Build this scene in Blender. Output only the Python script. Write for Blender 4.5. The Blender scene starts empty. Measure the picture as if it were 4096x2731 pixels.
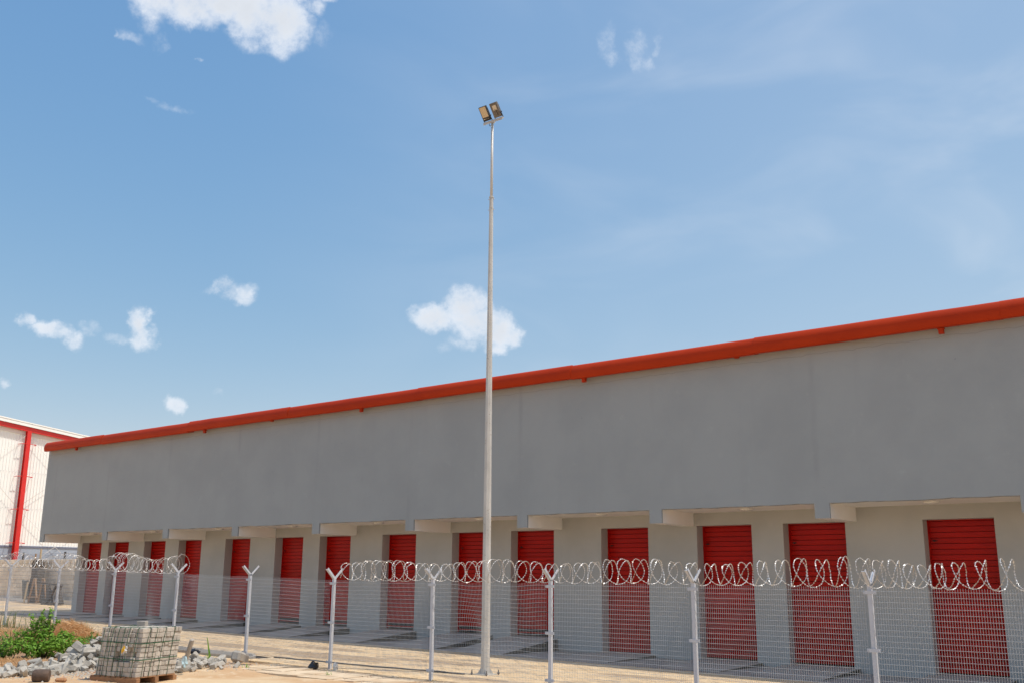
import bpy, math, random
from mathutils import Vector, Matrix, noise as mnoise
R = math.radians
rnd = random.Random(7)
sc = bpy.context.scene
COL = sc.collection

# ------------------------------------------------------------------ camera
cam_d = bpy.data.cameras.new('camera'); cam = bpy.data.objects.new('camera', cam_d); COL.objects.link(cam)
cam_d.sensor_width = 36.0; cam_d.lens = 35.0; cam_d.clip_start = 0.1; cam_d.clip_end = 6000
_r = Vector((0.78863, 0.61483, 0.0076)).normalized(); _f = Vector((-0.59964, 0.76629, 0.23073)).normalized()
_u = _r.cross(_f).normalized(); _r = _f.cross(_u)
cam.matrix_world = Matrix(((_r.x, _u.x, -_f.x, 0), (_r.y, _u.y, -_f.y, 0), (_r.z, _u.z, -_f.z, 2.1), (0, 0, 0, 1)))
sc.camera = cam

# ------------------------------------------------------------------ sun, sky, exposure
SUN = Vector((3.3, 1.42, 8.0)).normalized()
EL = math.asin(SUN.z); AZ = math.atan2(SUN.x, SUN.y)
sd = bpy.data.lights.new('sun', 'SUN'); sd.energy = 3.1; sd.angle = R(0.53); sd.color = (1.0, 0.95, 0.87)
so = bpy.data.objects.new('sun', sd); COL.objects.link(so)
so.rotation_euler = SUN.to_track_quat('Z', 'Y').to_euler(); so.location = (0, 0, 50)
sc.view_settings.view_transform = 'Standard'; sc.view_settings.look = 'None'
sc.view_settings.gamma = 1.0; sc.view_settings.use_curve_mapping = False
sc.view_settings.exposure = 0.33

world = bpy.data.worlds.new('World'); sc.world = world; world.use_nodes = True
W = world.node_tree; W.nodes.clear()
def N(t, typ, **kw):
    n = t.nodes.new(typ)
    for k, v in kw.items():
        if k.startswith('i_'): n.inputs[k[2:].replace('_', ' ')].default_value = v
        else: setattr(n, k, v)
    return n
def M(t, op, a, b=None, c=None, clamp=False):
    n = t.nodes.new('ShaderNodeMath'); n.operation = op; n.use_clamp = clamp
    for i, v in enumerate((a, b, c)):
        if v is None: continue
        if isinstance(v, (int, float)): n.inputs[i].default_value = v
        else: t.links.new(v, n.inputs[i])
    return n.outputs[0]
def smooth(t, v, lo, hi, a=0.0, b=1.0, kind='SMOOTHSTEP'):
    n = t.nodes.new('ShaderNodeMapRange'); n.interpolation_type = kind
    t.links.new(v, n.inputs['Value'])
    n.inputs['From Min'].default_value = lo; n.inputs['From Max'].default_value = hi
    n.inputs['To Min'].default_value = a; n.inputs['To Max'].default_value = b
    return n.outputs['Result']
tc = N(W, 'ShaderNodeTexCoord'); sep = N(W, 'ShaderNodeSeparateXYZ'); W.links.new(tc.outputs['Generated'], sep.inputs[0])
az = M(W, 'MULTIPLY', M(W, 'ARCTAN2', M(W, 'MULTIPLY', sep.outputs[0], -1.0), sep.outputs[1]), 57.29578)
el = M(W, 'MULTIPLY', M(W, 'ARCSINE', sep.outputs[2]), 57.29578)
sky = N(W, 'ShaderNodeTexSky', sky_type='NISHITA', sun_disc=False, sun_elevation=EL, sun_rotation=AZ, altitude=50,
        air_density=1.0, dust_density=1.0, ozone_density=1.0)
hs = N(W, 'ShaderNodeHueSaturation'); hs.inputs['Saturation'].default_value = 1.17; hs.inputs['Value'].default_value = 1.0
W.links.new(sky.outputs[0], hs.inputs['Color'])
# humid tropical air: the blue is flatter from zenith to horizon than in the clear-air model
_sc = N(W, 'ShaderNodeSeparateColor'); W.links.new(hs.outputs[0], _sc.inputs[0])
_cc = N(W, 'ShaderNodeCombineColor')
for _i, (_a, _g) in enumerate(((1.04, .98), (1.40, .665), (2.42, .34))):
    W.links.new(M(W, 'MULTIPLY', M(W, 'POWER', _sc.outputs[_i], _g), _a), _cc.inputs[_i])
skyc = _cc.outputs[0]
SKY_K = 0.134
def wnoise(scale, det, rough=.6, st=None):
    n = N(W, 'ShaderNodeTexNoise'); n.inputs['Scale'].default_value = scale; n.inputs['Detail'].default_value = det; n.inputs['Roughness'].default_value = rough
    if st:
        k = N(W, 'ShaderNodeMapping'); k.inputs['Scale'].default_value = st; k.inputs['Rotation'].default_value = (0.35, 0.2, 0)
        W.links.new(tc.outputs['Generated'], k.inputs['Vector']); W.links.new(k.outputs[0], n.inputs['Vector'])
    else: W.links.new(tc.outputs['Generated'], n.inputs['Vector'])
    return n
def background(color, strength):
    b = N(W, 'ShaderNodeBackground'); b.inputs['Strength'].default_value = strength
    if isinstance(color, tuple): b.inputs['Color'].default_value = color
    else: W.links.new(color, b.inputs['Color'])
    return b.outputs[0]
def mixs(f, a, b):
    m = N(W, 'ShaderNodeMixShader'); W.links.new(f, m.inputs[0]); W.links.new(a, m.inputs[1]); W.links.new(b, m.inputs[2]); return m.outputs[0]
# clear sky with a very thin high veil, stronger to the right of the light pole and beyond
nv = wnoise(1.5, 4, .5, (3.0, 3.0, 8.0)); nv.inputs['Distortion'].default_value = .6
veil = M(W, 'MULTIPLY_ADD', M(W, 'MULTIPLY_ADD', smooth(W, nv.outputs['Fac'], 0.36, 0.78), 0.24, 0.13), smooth(W, az, 58, 14), 0.03)
surface = mixs(veil, background(skyc, SKY_K), background((.74, .78, .84, 1), .9))
# fair-weather clouds in world directions: azimuth left of +Y, elevation, half width, half height (degrees), thickness
GROUPS = [
 ((55.5, 30.4, 10.5, 4.6), [(59.73, 30.11, 1.54, 1.1, .9), (58.02, 30.36, 2.15, 1.05, 1), (56.04, 30.8, 2.95, 1.11, 1), (54.53, 30.33, 1.93, 1.25, 1), (53.04, 30.3, 2.0, 1.55, 1), (52.4, 29.3, 1.2, .85, .72), (54.2, 28.96, 1.2, .6, .55),
   (50.7, 31.4, .9, .55, .7), (59.88, 28.95, .83, .6, .5), (61.0, 28.1, 1.0, .28, .36), (59.3, 28.1, .5, .6, .38), (50.13, 29.9, .8, .9, .36), (49.9, 31.9, 1.3, .3, .7), (53.5, 32.3, 5.0, .8, 1), (58.6, 32.1, 3.5, 1.1, 1), (57.39, 27.6, .22, .14, .4), (61.94, 28.12, .22, .16, .35)]),
 ((40.2, 14.2, 5.2, 3.4), [(42.62, 14.49, 1.26, .79, .95), (40.86, 15.3, 1.34, 1.05, 1.0), (40.25, 14.4, 1.63, 1.08, 1), (38.91, 13.99, 1.33, 1.0, 1), (37.9, 13.75, .67, .72, .85), (40.53, 13.24, 1.33, .43, .55), (41.84, 12.93, .59, .36, .33), (38.9, 12.98, .8, .4, .7)]),
 ((61.6, 12.7, 5.5, 2.2), [(64.83, 12.8, .53, .45, .8), (63.59, 12.48, 1.09, .49, .8), (62.46, 12.2, .74, .5, .75), (61.75, 12.68, .5, .35, .45), (59.26, 13.33, .62, .8, 1), (59.07, 12.67, .75, .7, .85), (60.21, 12.33, .76, .34, .5)]),
 ((54.3, 15.4, 3.2, 1.8), [(54.78, 15.79, .69, .62, .8), (54.06, 15.44, .97, .6, .75), (54.0, 15.05, .85, .41, .7), (55.37, 15.53, .55, .27, .5)]),
 ((60.5, 9.5, 7.5, 1.6), [(56.83, 9.2, .62, .43, .75), (65.49, 9.82, .36, .36, .75), (54.85, 9.63, .4, .25, .33)]),
 ((30.8, 29.4, 4.0, 3.0), [(31.98, 29.82, .6, 1.18, .40), (31.83, 29.22, .7, .6, .45), (30.41, 29.49, .62, 1.05, .42), (30.2, 28.81, .62, .6, .40), (29.08, 29.81, .35, .7, .38), (29.66, 28.65, .77, .4, .34)]),
 ((58.4, 25.0, 2.6, 1.2), [(58.6, 25.1, .9, .25, .32), (59.6, 25.25, .6, .15, .28)]),
]
for gi, ((ca_, ce_, rx_, ry_), blobs) in enumerate(GROUPS):
    # own nodes per group, so that the cloud maths is only evaluated in that part of the sky
    nz = wnoise(30, 9, .68); nw = wnoise(36, 4, .6)
    vm = N(W, 'ShaderNodeVectorMath', operation='MULTIPLY_ADD'); W.links.new(nw.outputs['Color'], vm.inputs[0]); vm.inputs[1].default_value = (2.0, 1.5, 0); 
    cx = N(W, 'ShaderNodeCombineXYZ'); W.links.new(M(W, 'SUBTRACT', az, 1.0), cx.inputs[0]); W.links.new(M(W, 'SUBTRACT', el, .75), cx.inputs[1]); W.links.new(cx.outputs[0], vm.inputs[2])
    acc = None
    for (a, e, ra, re, w) in blobs:
        ia, ie = 1 / (ra * 1.38), 1 / (re * 1.38)
        k = N(W, 'ShaderNodeVectorMath', operation='MULTIPLY_ADD'); W.links.new(vm.outputs[0], k.inputs[0]); k.inputs[1].default_value = (ia, ie, 0); k.inputs[2].default_value = (-a * ia, -e * ie, 0)
        d = N(W, 'ShaderNodeVectorMath', operation='DOT_PRODUCT'); W.links.new(k.outputs[0], d.inputs[0]); W.links.new(k.outputs[0], d.inputs[1])
        bw = M(W, 'MULTIPLY_ADD', d.outputs['Value'], -w, w)
        acc = bw if acc is None else M(W, 'MAXIMUM', acc, bw)
    acc = M(W, 'MAXIMUM', acc, 0.0)
    nc = M(W, 'SUBTRACT', nz.outputs['Fac'], 0.5)
    dens = smooth(W, M(W, 'MULTIPLY_ADD', nc, 2.3, M(W, 'MULTIPLY', acc, 1.15)), 0.0, 1.3)
    dens = M(W, 'MULTIPLY', M(W, 'MULTIPLY', dens, smooth(W, acc, 0.0, 0.25)), M(W, 'MULTIPLY_ADD', acc, 1.45, .16, True))
    dens = M(W, 'MULTIPLY', dens, .96)
    shade = M(W, 'ADD', smooth(W, M(W, 'MULTIPLY_ADD', nc, 1.6, acc), 0.55, 1.25, 1.0, 0.80), M(W, 'MULTIPLY', nc, 0.22))
    cc = N(W, 'ShaderNodeVectorMath', operation='SCALE'); cc.inputs[0].default_value = (.70, .735, .79); W.links.new(shade, cc.inputs['Scale'])
    grp = mixs(dens, background(skyc, SKY_K), background(cc.outputs[0], 1.02))
    p_ = M(W, 'ABSOLUTE', M(W, 'SUBTRACT', az, ca_)); q_ = M(W, 'ABSOLUTE', M(W, 'SUBTRACT', el, ce_))
    mask = M(W, 'MULTIPLY', M(W, 'LESS_THAN', p_, rx_), M(W, 'LESS_THAN', q_, ry_))
    if True:   # the veil reaches these two: carry it on behind the cloud
        grp = mixs(dens, mixs(veil, background(skyc, SKY_K), background((.74, .78, .84, 1), .9)), background(cc.outputs[0], 1.02))
    surface = mixs(mask, surface, grp)
wo = N(W, 'ShaderNodeOutputWorld'); W.links.new(surface, wo.inputs[0])

# ------------------------------------------------------------------ helpers
class MB:
    def __init__(s): s.v = []; s.f = []; s.m = []; s.sm = []
    def add(s, vs, fs, mi=0, smooth=False, mat=None):
        o = len(s.v)
        s.v += [tuple(mat @ Vector(p)) if mat else tuple(p) for p in vs]
        for f in fs: s.f.append(tuple(i + o for i in f)); s.m.append(mi); s.sm.append(smooth)
    def box(s, x0, x1, y0, y1, z0, z1, mi=0, mat=None, mis=None):
        vs = [(x0, y0, z0), (x1, y0, z0), (x1, y1, z0), (x0, y1, z0), (x0, y0, z1), (x1, y0, z1), (x1, y1, z1), (x0, y1, z1)]
        fs = [(3, 2, 1, 0), (4, 5, 6, 7), (0, 1, 5, 4), (1, 2, 6, 5), (2, 3, 7, 6), (3, 0, 4, 7)]
        o = len(s.v); s.v += [tuple(mat @ Vector(p)) if mat else p for p in vs]
        for k, f in enumerate(fs):
            s.f.append(tuple(i + o for i in f)); s.m.append(mis[k] if mis else mi); s.sm.append(False)
    def bbox(s, x0, x1, y0, y1, z0, z1, b, mi=0, mat=None):   # chamfered box: 8 corners -> 24 verts
        vs = []; idx = {}
        for X, sx in ((x0, 1), (x1, -1)):
            for Y, sy in ((y0, 1), (y1, -1)):
                for Z, sz in ((z0, 1), (z1, -1)):
                    for ax in range(3):
                        p = [X + sx * b, Y + sy * b, Z + sz * b]; p[ax] = (X, Y, Z)[ax]
                        idx[(sx, sy, sz, ax)] = len(vs); vs.append(p)
        fs = []
        for ax in range(3):
            o = [a for a in range(3) if a != ax]
            for sg in (1, -1):
                q = []
                for (a, c) in ((1, 1), (-1, 1), (-1, -1), (1, -1)):
                    k = [0, 0, 0]; k[ax] = sg; k[o[0]] = a; k[o[1]] = c; q.append(idx[(k[0], k[1], k[2], ax)])
                fs.append(q)
        for ax in range(3):   # edges along axis ax
            o = [a for a in range(3) if a != ax]
            for a in (1, -1):
                for c in (1, -1):
                    k1 = [0, 0, 0]; k1[ax] = 1; k1[o[0]] = a; k1[o[1]] = c; k2 = list(k1); k2[ax] = -1
                    fs.append([idx[(*k1, o[0])], idx[(*k2, o[0])], idx[(*k2, o[1])], idx[(*k1, o[1])]])
        for sx in (1, -1):
            for sy in (1, -1):
                for sz in (1, -1): fs.append([idx[(sx, sy, sz, 0)], idx[(sx, sy, sz, 1)], idx[(sx, sy, sz, 2)]])
        c = Vector(((x0 + x1) / 2, (y0 + y1) / 2, (z0 + z1) / 2)); out = []
        for f in fs:
            P = [Vector(vs[i]) for i in f]; n = (P[1] - P[0]).cross(P[2] - P[0]); m = sum(P, Vector()) / len(P)
            out.append(f if n.dot(m - c) > 0 else f[::-1])
        s.add(vs, out, mi, False, mat)
    def tube(s, pts, r, n=6, mi=0, smooth=True, caps=True, closed=False):
        pts = [Vector(p) for p in pts]; k = len(pts); o = len(s.v)
        rs = r if isinstance(r, (list, tuple)) else [r] * k
        up = None
        for i, p in enumerate(pts):
            a = pts[(i - 1) % k] if (i > 0 or closed) else p; b = pts[(i + 1) % k] if (i < k - 1 or closed) else p
            t = (b - a)
            if t.length < 1e-9: t = Vector((0, 0, 1))
            t.normalize()
            if up is None: up = t.orthogonal().normalized()
            up = (up - t * up.dot(t))
            if up.length < 1e-6: up = t.orthogonal()
            up.normalize(); w = t.cross(up)
            for j in range(n):
                q = 2 * math.pi * (j + .5) / n; s.v.append(tuple(p + (up * math.cos(q) + w * math.sin(q)) * rs[i]))
        for i in range(k - 1 if not closed else k):
            for j in range(n):
                a = o + i * n + j; b = o + i * n + (j + 1) % n; c2 = o + ((i + 1) % k) * n + (j + 1) % n; d = o + ((i + 1) % k) * n + j
                s.f.append((a, b, c2, d)); s.m.append(mi); s.sm.append(smooth)
        if caps and not closed:
            s.f.append(tuple(range(o + n - 1, o - 1, -1))); s.m.append(mi); s.sm.append(False)
            s.f.append(tuple(range(o + (k - 1) * n, o + k * n))); s.m.append(mi); s.sm.append(False)
    def beam(s, a, b, w, h, mi=0, upv=(0, 0, 1)):   # rectangular bar from a to b
        a = Vector(a); b = Vector(b); t = (b - a); L = t.length; t.normalize(); up = Vector(upv)
        if abs(t.dot(up)) > .95: up = Vector((0, 1, 0))
        x = t.cross(up).normalized(); z = x.cross(t)
        mt = Matrix((( x.x, t.x, z.x, a.x), (x.y, t.y, z.y, a.y), (x.z, t.z, z.z, a.z), (0, 0, 0, 1)))
        s.box(-w / 2, w / 2, 0, L, -h / 2, h / 2, mi, mt)
    def mesh(s, name, mats):
        me = bpy.data.meshes.new(name); me.from_pydata(s.v, [], s.f)
        for m in (mats if isinstance(mats, (list, tuple)) else [mats]): me.materials.append(m)
        me.polygons.foreach_set('material_index', s.m); me.polygons.foreach_set('use_smooth', s.sm); me.update()
        return me
def ob(name, me, parent=None, loc=None, rot=None, **props):
    o = bpy.data.objects.new(name, me); COL.objects.link(o)
    if parent is not None: o.parent = parent
    if loc is not None: o.location = loc
    if rot is not None: o.rotation_euler = rot
    for k, v in props.items(): o[k] = v
    return o
def thing(name, label, cat, loc=(0, 0, 0), rot=None, group=None):
    o = ob(name, None, None, loc, rot, label=label, category=cat)
    if group: o['group'] = group
    return o

# ------------------------------------------------------------------ materials
def mat(name, c1, c2=None, scale=3.0, rough=0.8, bump=0.0, bscale=30.0, metal=0.0, detail=6, obj_var=0.0, stretch=None,
        spot=None, spot_scale=8.0, spot_lo=0.6, spot_hi=0.7, spec=0.5, c3=None, s3=0.7, lo=0.3, hi=0.7):
    m = bpy.data.materials.new(name); m.use_nodes = True; t = m.node_tree; bs = t.nodes['Principled BSDF']
    bs.inputs['Roughness'].default_value = rough; bs.inputs['Metallic'].default_value = metal
    bs.inputs['Specular IOR Level'].default_value = spec
    geo = N(t, 'ShaderNodeNewGeometry'); vec = geo.outputs['Position']
    if stretch:
        mpn = N(t, 'ShaderNodeMapping'); mpn.inputs['Scale'].default_value = stretch; t.links.new(vec, mpn.inputs['Vector']); vec2 = mpn.outputs[0]
    else: vec2 = vec
    c2 = c2 or c1
    nn = N(t, 'ShaderNodeTexNoise'); nn.inputs['Scale'].default_value = scale; nn.inputs['Detail'].default_value = detail; nn.inputs['Roughness'].default_value = 0.6
    t.links.new(vec2, nn.inputs['Vector'])
    mixn = N(t, 'ShaderNodeMix', data_type='RGBA'); t.links.new(smooth(t, nn.outputs['Fac'], lo, hi), mixn.inputs['Factor'])
    mixn.inputs[6].default_value = (*c1, 1); mixn.inputs[7].default_value = (*c2, 1); colr = mixn.outputs[2]
    if c3:
        n3 = N(t, 'ShaderNodeTexNoise'); n3.inputs['Scale'].default_value = s3; n3.inputs['Detail'].default_value = 3
        t.links.new(vec, n3.inputs['Vector'])
        m3 = N(t, 'ShaderNodeMix', data_type='RGBA'); t.links.new(smooth(t, n3.outputs['Fac'], 0.45, 0.65), m3.inputs['Factor'])
        t.links.new(colr, m3.inputs[6]); m3.inputs[7].default_value = (*c3, 1); colr = m3.outputs[2]
    if spot:
        ns = N(t, 'ShaderNodeTexNoise'); ns.inputs['Scale'].default_value = spot_scale; ns.inputs['Detail'].default_value = 8; ns.inputs['Roughness'].default_value = .7
        t.links.new(vec, ns.inputs['Vector'])
        ms = N(t, 'ShaderNodeMix', data_type='RGBA'); t.links.new(smooth(t, ns.outputs['Fac'], spot_lo, spot_hi), ms.inputs['Factor'])
        t.links.new(colr, ms.inputs[6]); ms.inputs[7].default_value = (*spot, 1); colr = ms.outputs[2]
    if obj_var:
        oi = N(t, 'ShaderNodeObjectInfo'); hv = N(t, 'ShaderNodeHueSaturation')
        t.links.new(M(t, 'MULTIPLY_ADD', oi.outputs['Random'], obj_var * 2, 1 - obj_var), hv.inputs['Value']); t.links.new(colr, hv.inputs['Color']); colr = hv.outputs[0]
    t.links.new(colr, bs.inputs['Base Color'])
    if bump:
        nb = N(t, 'ShaderNodeTexNoise'); nb.inputs['Scale'].default_value = bscale; nb.inputs['Detail'].default_value = 6
        t.links.new(vec, nb.inputs['Vector'])
        bp = N(t, 'ShaderNodeBump'); bp.inputs['Strength'].default_value = bump; bp.inputs['Distance'].default_value = 0.02
        t.links.new(nb.outputs['Fac'], bp.inputs['Height']); t.links.new(bp.outputs[0], bs.inputs['Normal'])
    m['col_out'] = 1
    return m
def bsdf(m): return m.node_tree.nodes['Principled BSDF']

# painted plaster of the storage building: blotches, vertical runs, hairline crack, small knocks
def plaster(name, base, dark, light, runs=0.5, crack=False):
    m = bpy.data.materials.new(name); m.use_nodes = True; t = m.node_tree; bs = bsdf(m)
    bs.inputs['Roughness'].default_value = 0.75
    geo = N(t, 'ShaderNodeNewGeometry'); P = geo.outputs['Position']
    def noise(scale, det=5, st=None, ro=.6):
        n = N(t, 'ShaderNodeTexNoise'); n.inputs['Scale'].default_value = scale; n.inputs['Detail'].default_value = det; n.inputs['Roughness'].default_value = ro
        if st:
            k = N(t, 'ShaderNodeMapping'); k.inputs['Scale'].default_value = st; t.links.new(P, k.inputs['Vector']); t.links.new(k.outputs[0], n.inputs['Vector'])
        else: t.links.new(P, n.inputs['Vector'])
        return n.outputs['Fac']
    def mix(f, a, b):
        n = N(t, 'ShaderNodeMix', data_type='RGBA'); t.links.new(f, n.inputs['Factor'])
        if isinstance(a, tuple): n.inputs[6].default_value = (*a, 1)
        else: t.links.new(a, n.inputs[6])
        n.inputs[7].default_value = (*b, 1); return n.outputs[2]
    c = mix(smooth(t, noise(0.55, 4), .35, .7), base, dark)
    c = mix(M(t, 'MULTIPLY', smooth(t, noise(1.0, 6, (1.6, 1.6, .16)), .5, .78), runs), c, dark)
    c = mix(M(t, 'MULTIPLY', smooth(t, noise(2.6, 7, (1, 1, .8), .7), .6, .75), .38), c, light)
    c = mix(M(t, 'MULTIPLY', smooth(t, noise(0.9, 9, None, .75), .62, .72), .3), c, light)
    c = mix(M(t, 'MULTIPLY', smooth(t, noise(9, 3), .74, .78), .6), c, tuple(v * .45 for v in base))
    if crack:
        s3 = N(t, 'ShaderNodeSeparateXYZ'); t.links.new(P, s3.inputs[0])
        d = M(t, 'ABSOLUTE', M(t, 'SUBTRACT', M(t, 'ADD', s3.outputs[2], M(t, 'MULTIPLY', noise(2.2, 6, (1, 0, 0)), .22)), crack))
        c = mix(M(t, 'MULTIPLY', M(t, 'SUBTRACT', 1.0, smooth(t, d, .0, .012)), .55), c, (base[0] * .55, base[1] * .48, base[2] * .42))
    if crack:   # faint plaster day joints and rain runs, one to each structural bay
        fx = M(t, 'FRACT', M(t, 'MULTIPLY', M(t, 'ADD', M(t, 'ADD', s3.outputs[0], 60.0 - .37), M(t, 'MULTIPLY', noise(.9, 4, (0, 0, 1)), .16)), 1 / 4.49))
        dx = M(t, 'ABSOLUTE', M(t, 'SUBTRACT', fx, .3))
        c = mix(M(t, 'MULTIPLY', M(t, 'SUBTRACT', 1.0, smooth(t, dx, .002, .028)), smooth(t, noise(.55, 5, (1.3, 1, .5)), .42, .66, .0, .42)), c, tuple(v * .78 for v in dark))
        lp = M(t, 'SUBTRACT', s3.outputs[2], M(t, 'MULTIPLY', noise(3.5, 6, (1, 0, .2)), .9))   # dust washed down under the gutter
        c = mix(smooth(t, lp, 6.95, 7.3, 0.0, .30), c, (base[0] * 1.02, base[1] * .95, base[2] * .86))
    t.links.new(c, bs.inputs['Base Color'])
    bp = N(t, 'ShaderNodeBump'); bp.inputs['Strength'].default_value = .35; bp.inputs['Distance'].default_value = .02
    t.links.new(noise(5, 8), bp.inputs['Height']); t.links.new(bp.outputs[0], bs.inputs['Normal'])
    return m

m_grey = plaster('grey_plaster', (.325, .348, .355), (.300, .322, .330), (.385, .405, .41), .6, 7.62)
m_grey2 = plaster('grey_plaster_lower', (.455, .445, .415), (.40, .39, .362), (.51, .50, .47), .45)
m_cream = plaster('cream_plaster', (.91, .875, .82), (.86, .82, .765), (.93, .90, .86), .25)
m_gutter = mat('red_orange_gutter_metal', (.45, .038, .006), (.39, .031, .005), 1.1, rough=.55, spec=.12, stretch=(.6, 1, 1), spot=(.45, .05, .02), spot_scale=5, spot_lo=.66, spot_hi=.75)
m_door = mat('red_shutter_paint', (.45, .008, .003), (.38, .006, .003), 2.0, rough=.32, spec=.15, stretch=(1, 1, 6), spot=(.46, .12, .09), spot_scale=9, spot_lo=.74, spot_hi=.76, obj_var=.08)
m_dark = mat('dark_gap', (.02, .018, .017), rough=.8)
m_conc = mat('apron_concrete', (.40, .365, .325), (.32, .29, .26), 1.5, rough=.9, bump=.3, bscale=25, c3=(.27, .245, .22), s3=.55, spot=(.18, .155, .13), spot_scale=2.2, spot_lo=.62, spot_hi=.74)
m_ramp = mat('ramp_concrete', (.47, .425, .37), (.40, .36, .31), 1.8, rough=.92, bump=.3, bscale=25, spot=(.27, .24, .2), spot_scale=1.4, spot_lo=.62, spot_hi=.74)
m_dampshade = mat('damp_mossy_shadow_concrete', (.12, .11, .09), (.08, .075, .06), 3, rough=.9)  # ramp-side shadow painted into the colour together with damp and moss
m_kerb = mat('kerb_concrete', (.42, .39, .34), (.33, .305, .27), 5, rough=.92, bump=.5, bscale=35, obj_var=.08)
m_chunk = mat('broken_concrete', (.43, .40, .345), (.33, .305, .262), 7, rough=.95, bump=.4, bscale=40, obj_var=.22, spot=(.38, .27, .19), spot_scale=4, spot_lo=.6, spot_hi=.75)
m_paverblk = mat('cement_paver', (.52, .475, .41), (.43, .39, .335), 9, rough=.93, bump=.4, bscale=60, obj_var=.15)
m_post = mat('grey_powder_coat', (.54, .565, .61), (.50, .52, .565), 8, rough=.45, spot=(.33, .31, .29), spot_scale=7, spot_lo=.68, spot_hi=.74)
m_wire = mat('galvanised_wire', (.46, .49, .52), (.40, .43, .46), 20, rough=.4, metal=.1)
m_razor = mat('razor_wire_steel', (.74, .74, .73), (.60, .60, .59), 30, rough=.35, metal=.25, c3=(.46, .41, .36), s3=2.5)
m_galv = mat('weathered_galvanised_pole', (.58, .565, .53), (.47, .455, .42), 4, rough=.5, metal=.05, stretch=(1, 1, .35), spot=(.24, .16, .09), spot_scale=22, spot_lo=.6, spot_hi=.68, bump=.25, bscale=30)
m_black = mat('black_lamp_housing', (.018, .016, .016), rough=.5)
m_refl = mat('sandy_reflector', (.55, .44, .28), (.62, .5, .33), 8, rough=.45)
m_led = mat('grey_lamp_glass', (.16, .14, .12), (.10, .09, .085), 6, rough=.3)
m_pale = mat('pale_led_block', (.62, .54, .42), rough=.6)
m_white = mat('white_sheet_metal', (.93, .935, .89), (.90, .905, .865), 1.5, rough=.5)
m_cream2 = mat('white_flashing', (.74, .73, .69), rough=.55)
m_skirt = mat('pale_blue_cladding', (.36, .42, .50), (.33, .39, .47), 2, rough=.6)
m_skirtdk = mat('blue_grey_flashing', (.16, .18, .25), rough=.5)
m_red = mat('red_steel_paint', (.72, .030, .022), (.62, .026, .02), 1.5, rough=.35)
m_block = mat('sandcrete_block', (.84, .75, .62), (.76, .66, .54), 2.5, rough=.95, bump=.2, bscale=22, obj_var=.09, c3=(.68, .60, .49), s3=.6)
m_mortar = mat('mortar', (.66, .58, .48), (.58, .51, .42), 3, rough=.95)
m_wood = mat('rough_brown_timber', (.42, .28, .17), (.32, .20, .12), 5, rough=.85, stretch=(3, 3, 1), obj_var=.15)
m_palletw = mat('red_brown_pallet_timber', (.36, .19, .09), (.27, .14, .07), 6, rough=.85, stretch=(2, 2, 8), obj_var=.12, bump=.3, bscale=40)
m_palew = mat('pale_new_timber', (.58, .46, .30), (.5, .39, .26), 6, rough=.8)
m_oldw = mat('dark_weathered_timber', (.10, .085, .07), (.06, .05, .042), 6, rough=.9, obj_var=.2)
m_sheet = mat('dark_grey_board', (.13, .13, .125), (.10, .10, .10), 3, rough=.7)
m_cloth = mat('dark_hanging_sheet', (.24, .245, .22), (.15, .15, .14), 5, rough=.9)
m_rubbc = mat('rough_column_concrete', (.14, .115, .09), (.07, .06, .05), 6, rough=.95, bump=.3, bscale=12)
m_blackmetal = mat('black_fence_post', (.02, .02, .025), rough=.5)
m_strap = mat('green_plastic_strap', (.018, .10, .045), (.014, .08, .035), 10, rough=.45)
m_plblack = mat('black_plastic', (.015, .015, .017), rough=.35)
m_plclear = mat('crumpled_pale_plastic', (.62, .62, .6), (.5, .5, .5), 20, rough=.3)
m_plyell = mat('yellow_print_plastic', (.7, .42, .03), rough=.35)
m_plblue = mat('pale_blue_plastic', (.45, .62, .68), rough=.4)
m_hose = mat('grey_black_hose', (.07, .065, .06), (.11, .1, .09), 8, rough=.7)
m_log = mat('brown_burnt_timber', (.13, .085, .06), (.08, .055, .042), 6, rough=.85, bump=.6, bscale=18, spot=(.22, .10, .05), spot_scale=5, spot_lo=.62, spot_hi=.7)
m_redbrick = mat('orange_clay_lump', (.42, .22, .11), (.36, .18, .09), 9, rough=.95, bump=.5)
m_lightfix = mat('white_light_fitting', (.72, .70, .66), rough=.5)
def leafmat(name, c1, c2, sc_=14):
    m = mat(name, c1, c2, sc_, rough=.55, spec=.3); b = bsdf(m)
    t = m.node_tree
    tr = N(t, 'ShaderNodeBsdfTranslucent'); ms = N(t, 'ShaderNodeMixShader'); ms.inputs[0].default_value = .3
    src = b.inputs['Base Color'].links[0].from_socket; t.links.new(src, tr.inputs[0])
    t.links.new(b.outputs[0], ms.inputs[1]); t.links.new(tr.outputs[0], ms.inputs[2])
    t.links.new(ms.outputs[0], t.nodes['Material Output'].inputs[0]); return m
m_leaf = leafmat('bright_leaf', (.25, .44, .05), (.10, .24, .025))
m_leaf2 = leafmat('weed_leaf', (.15, .29, .05), (.07, .17, .03))
m_blade = leafmat('long_grass_blade', (.10, .17, .05), (.19, .21, .09), 3)
m_straw = leafmat('dry_straw', (.78, .52, .27), (.62, .37, .17), 6)
m_stem = mat('green_brown_stem', (.12, .11, .05), rough=.8)

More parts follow.
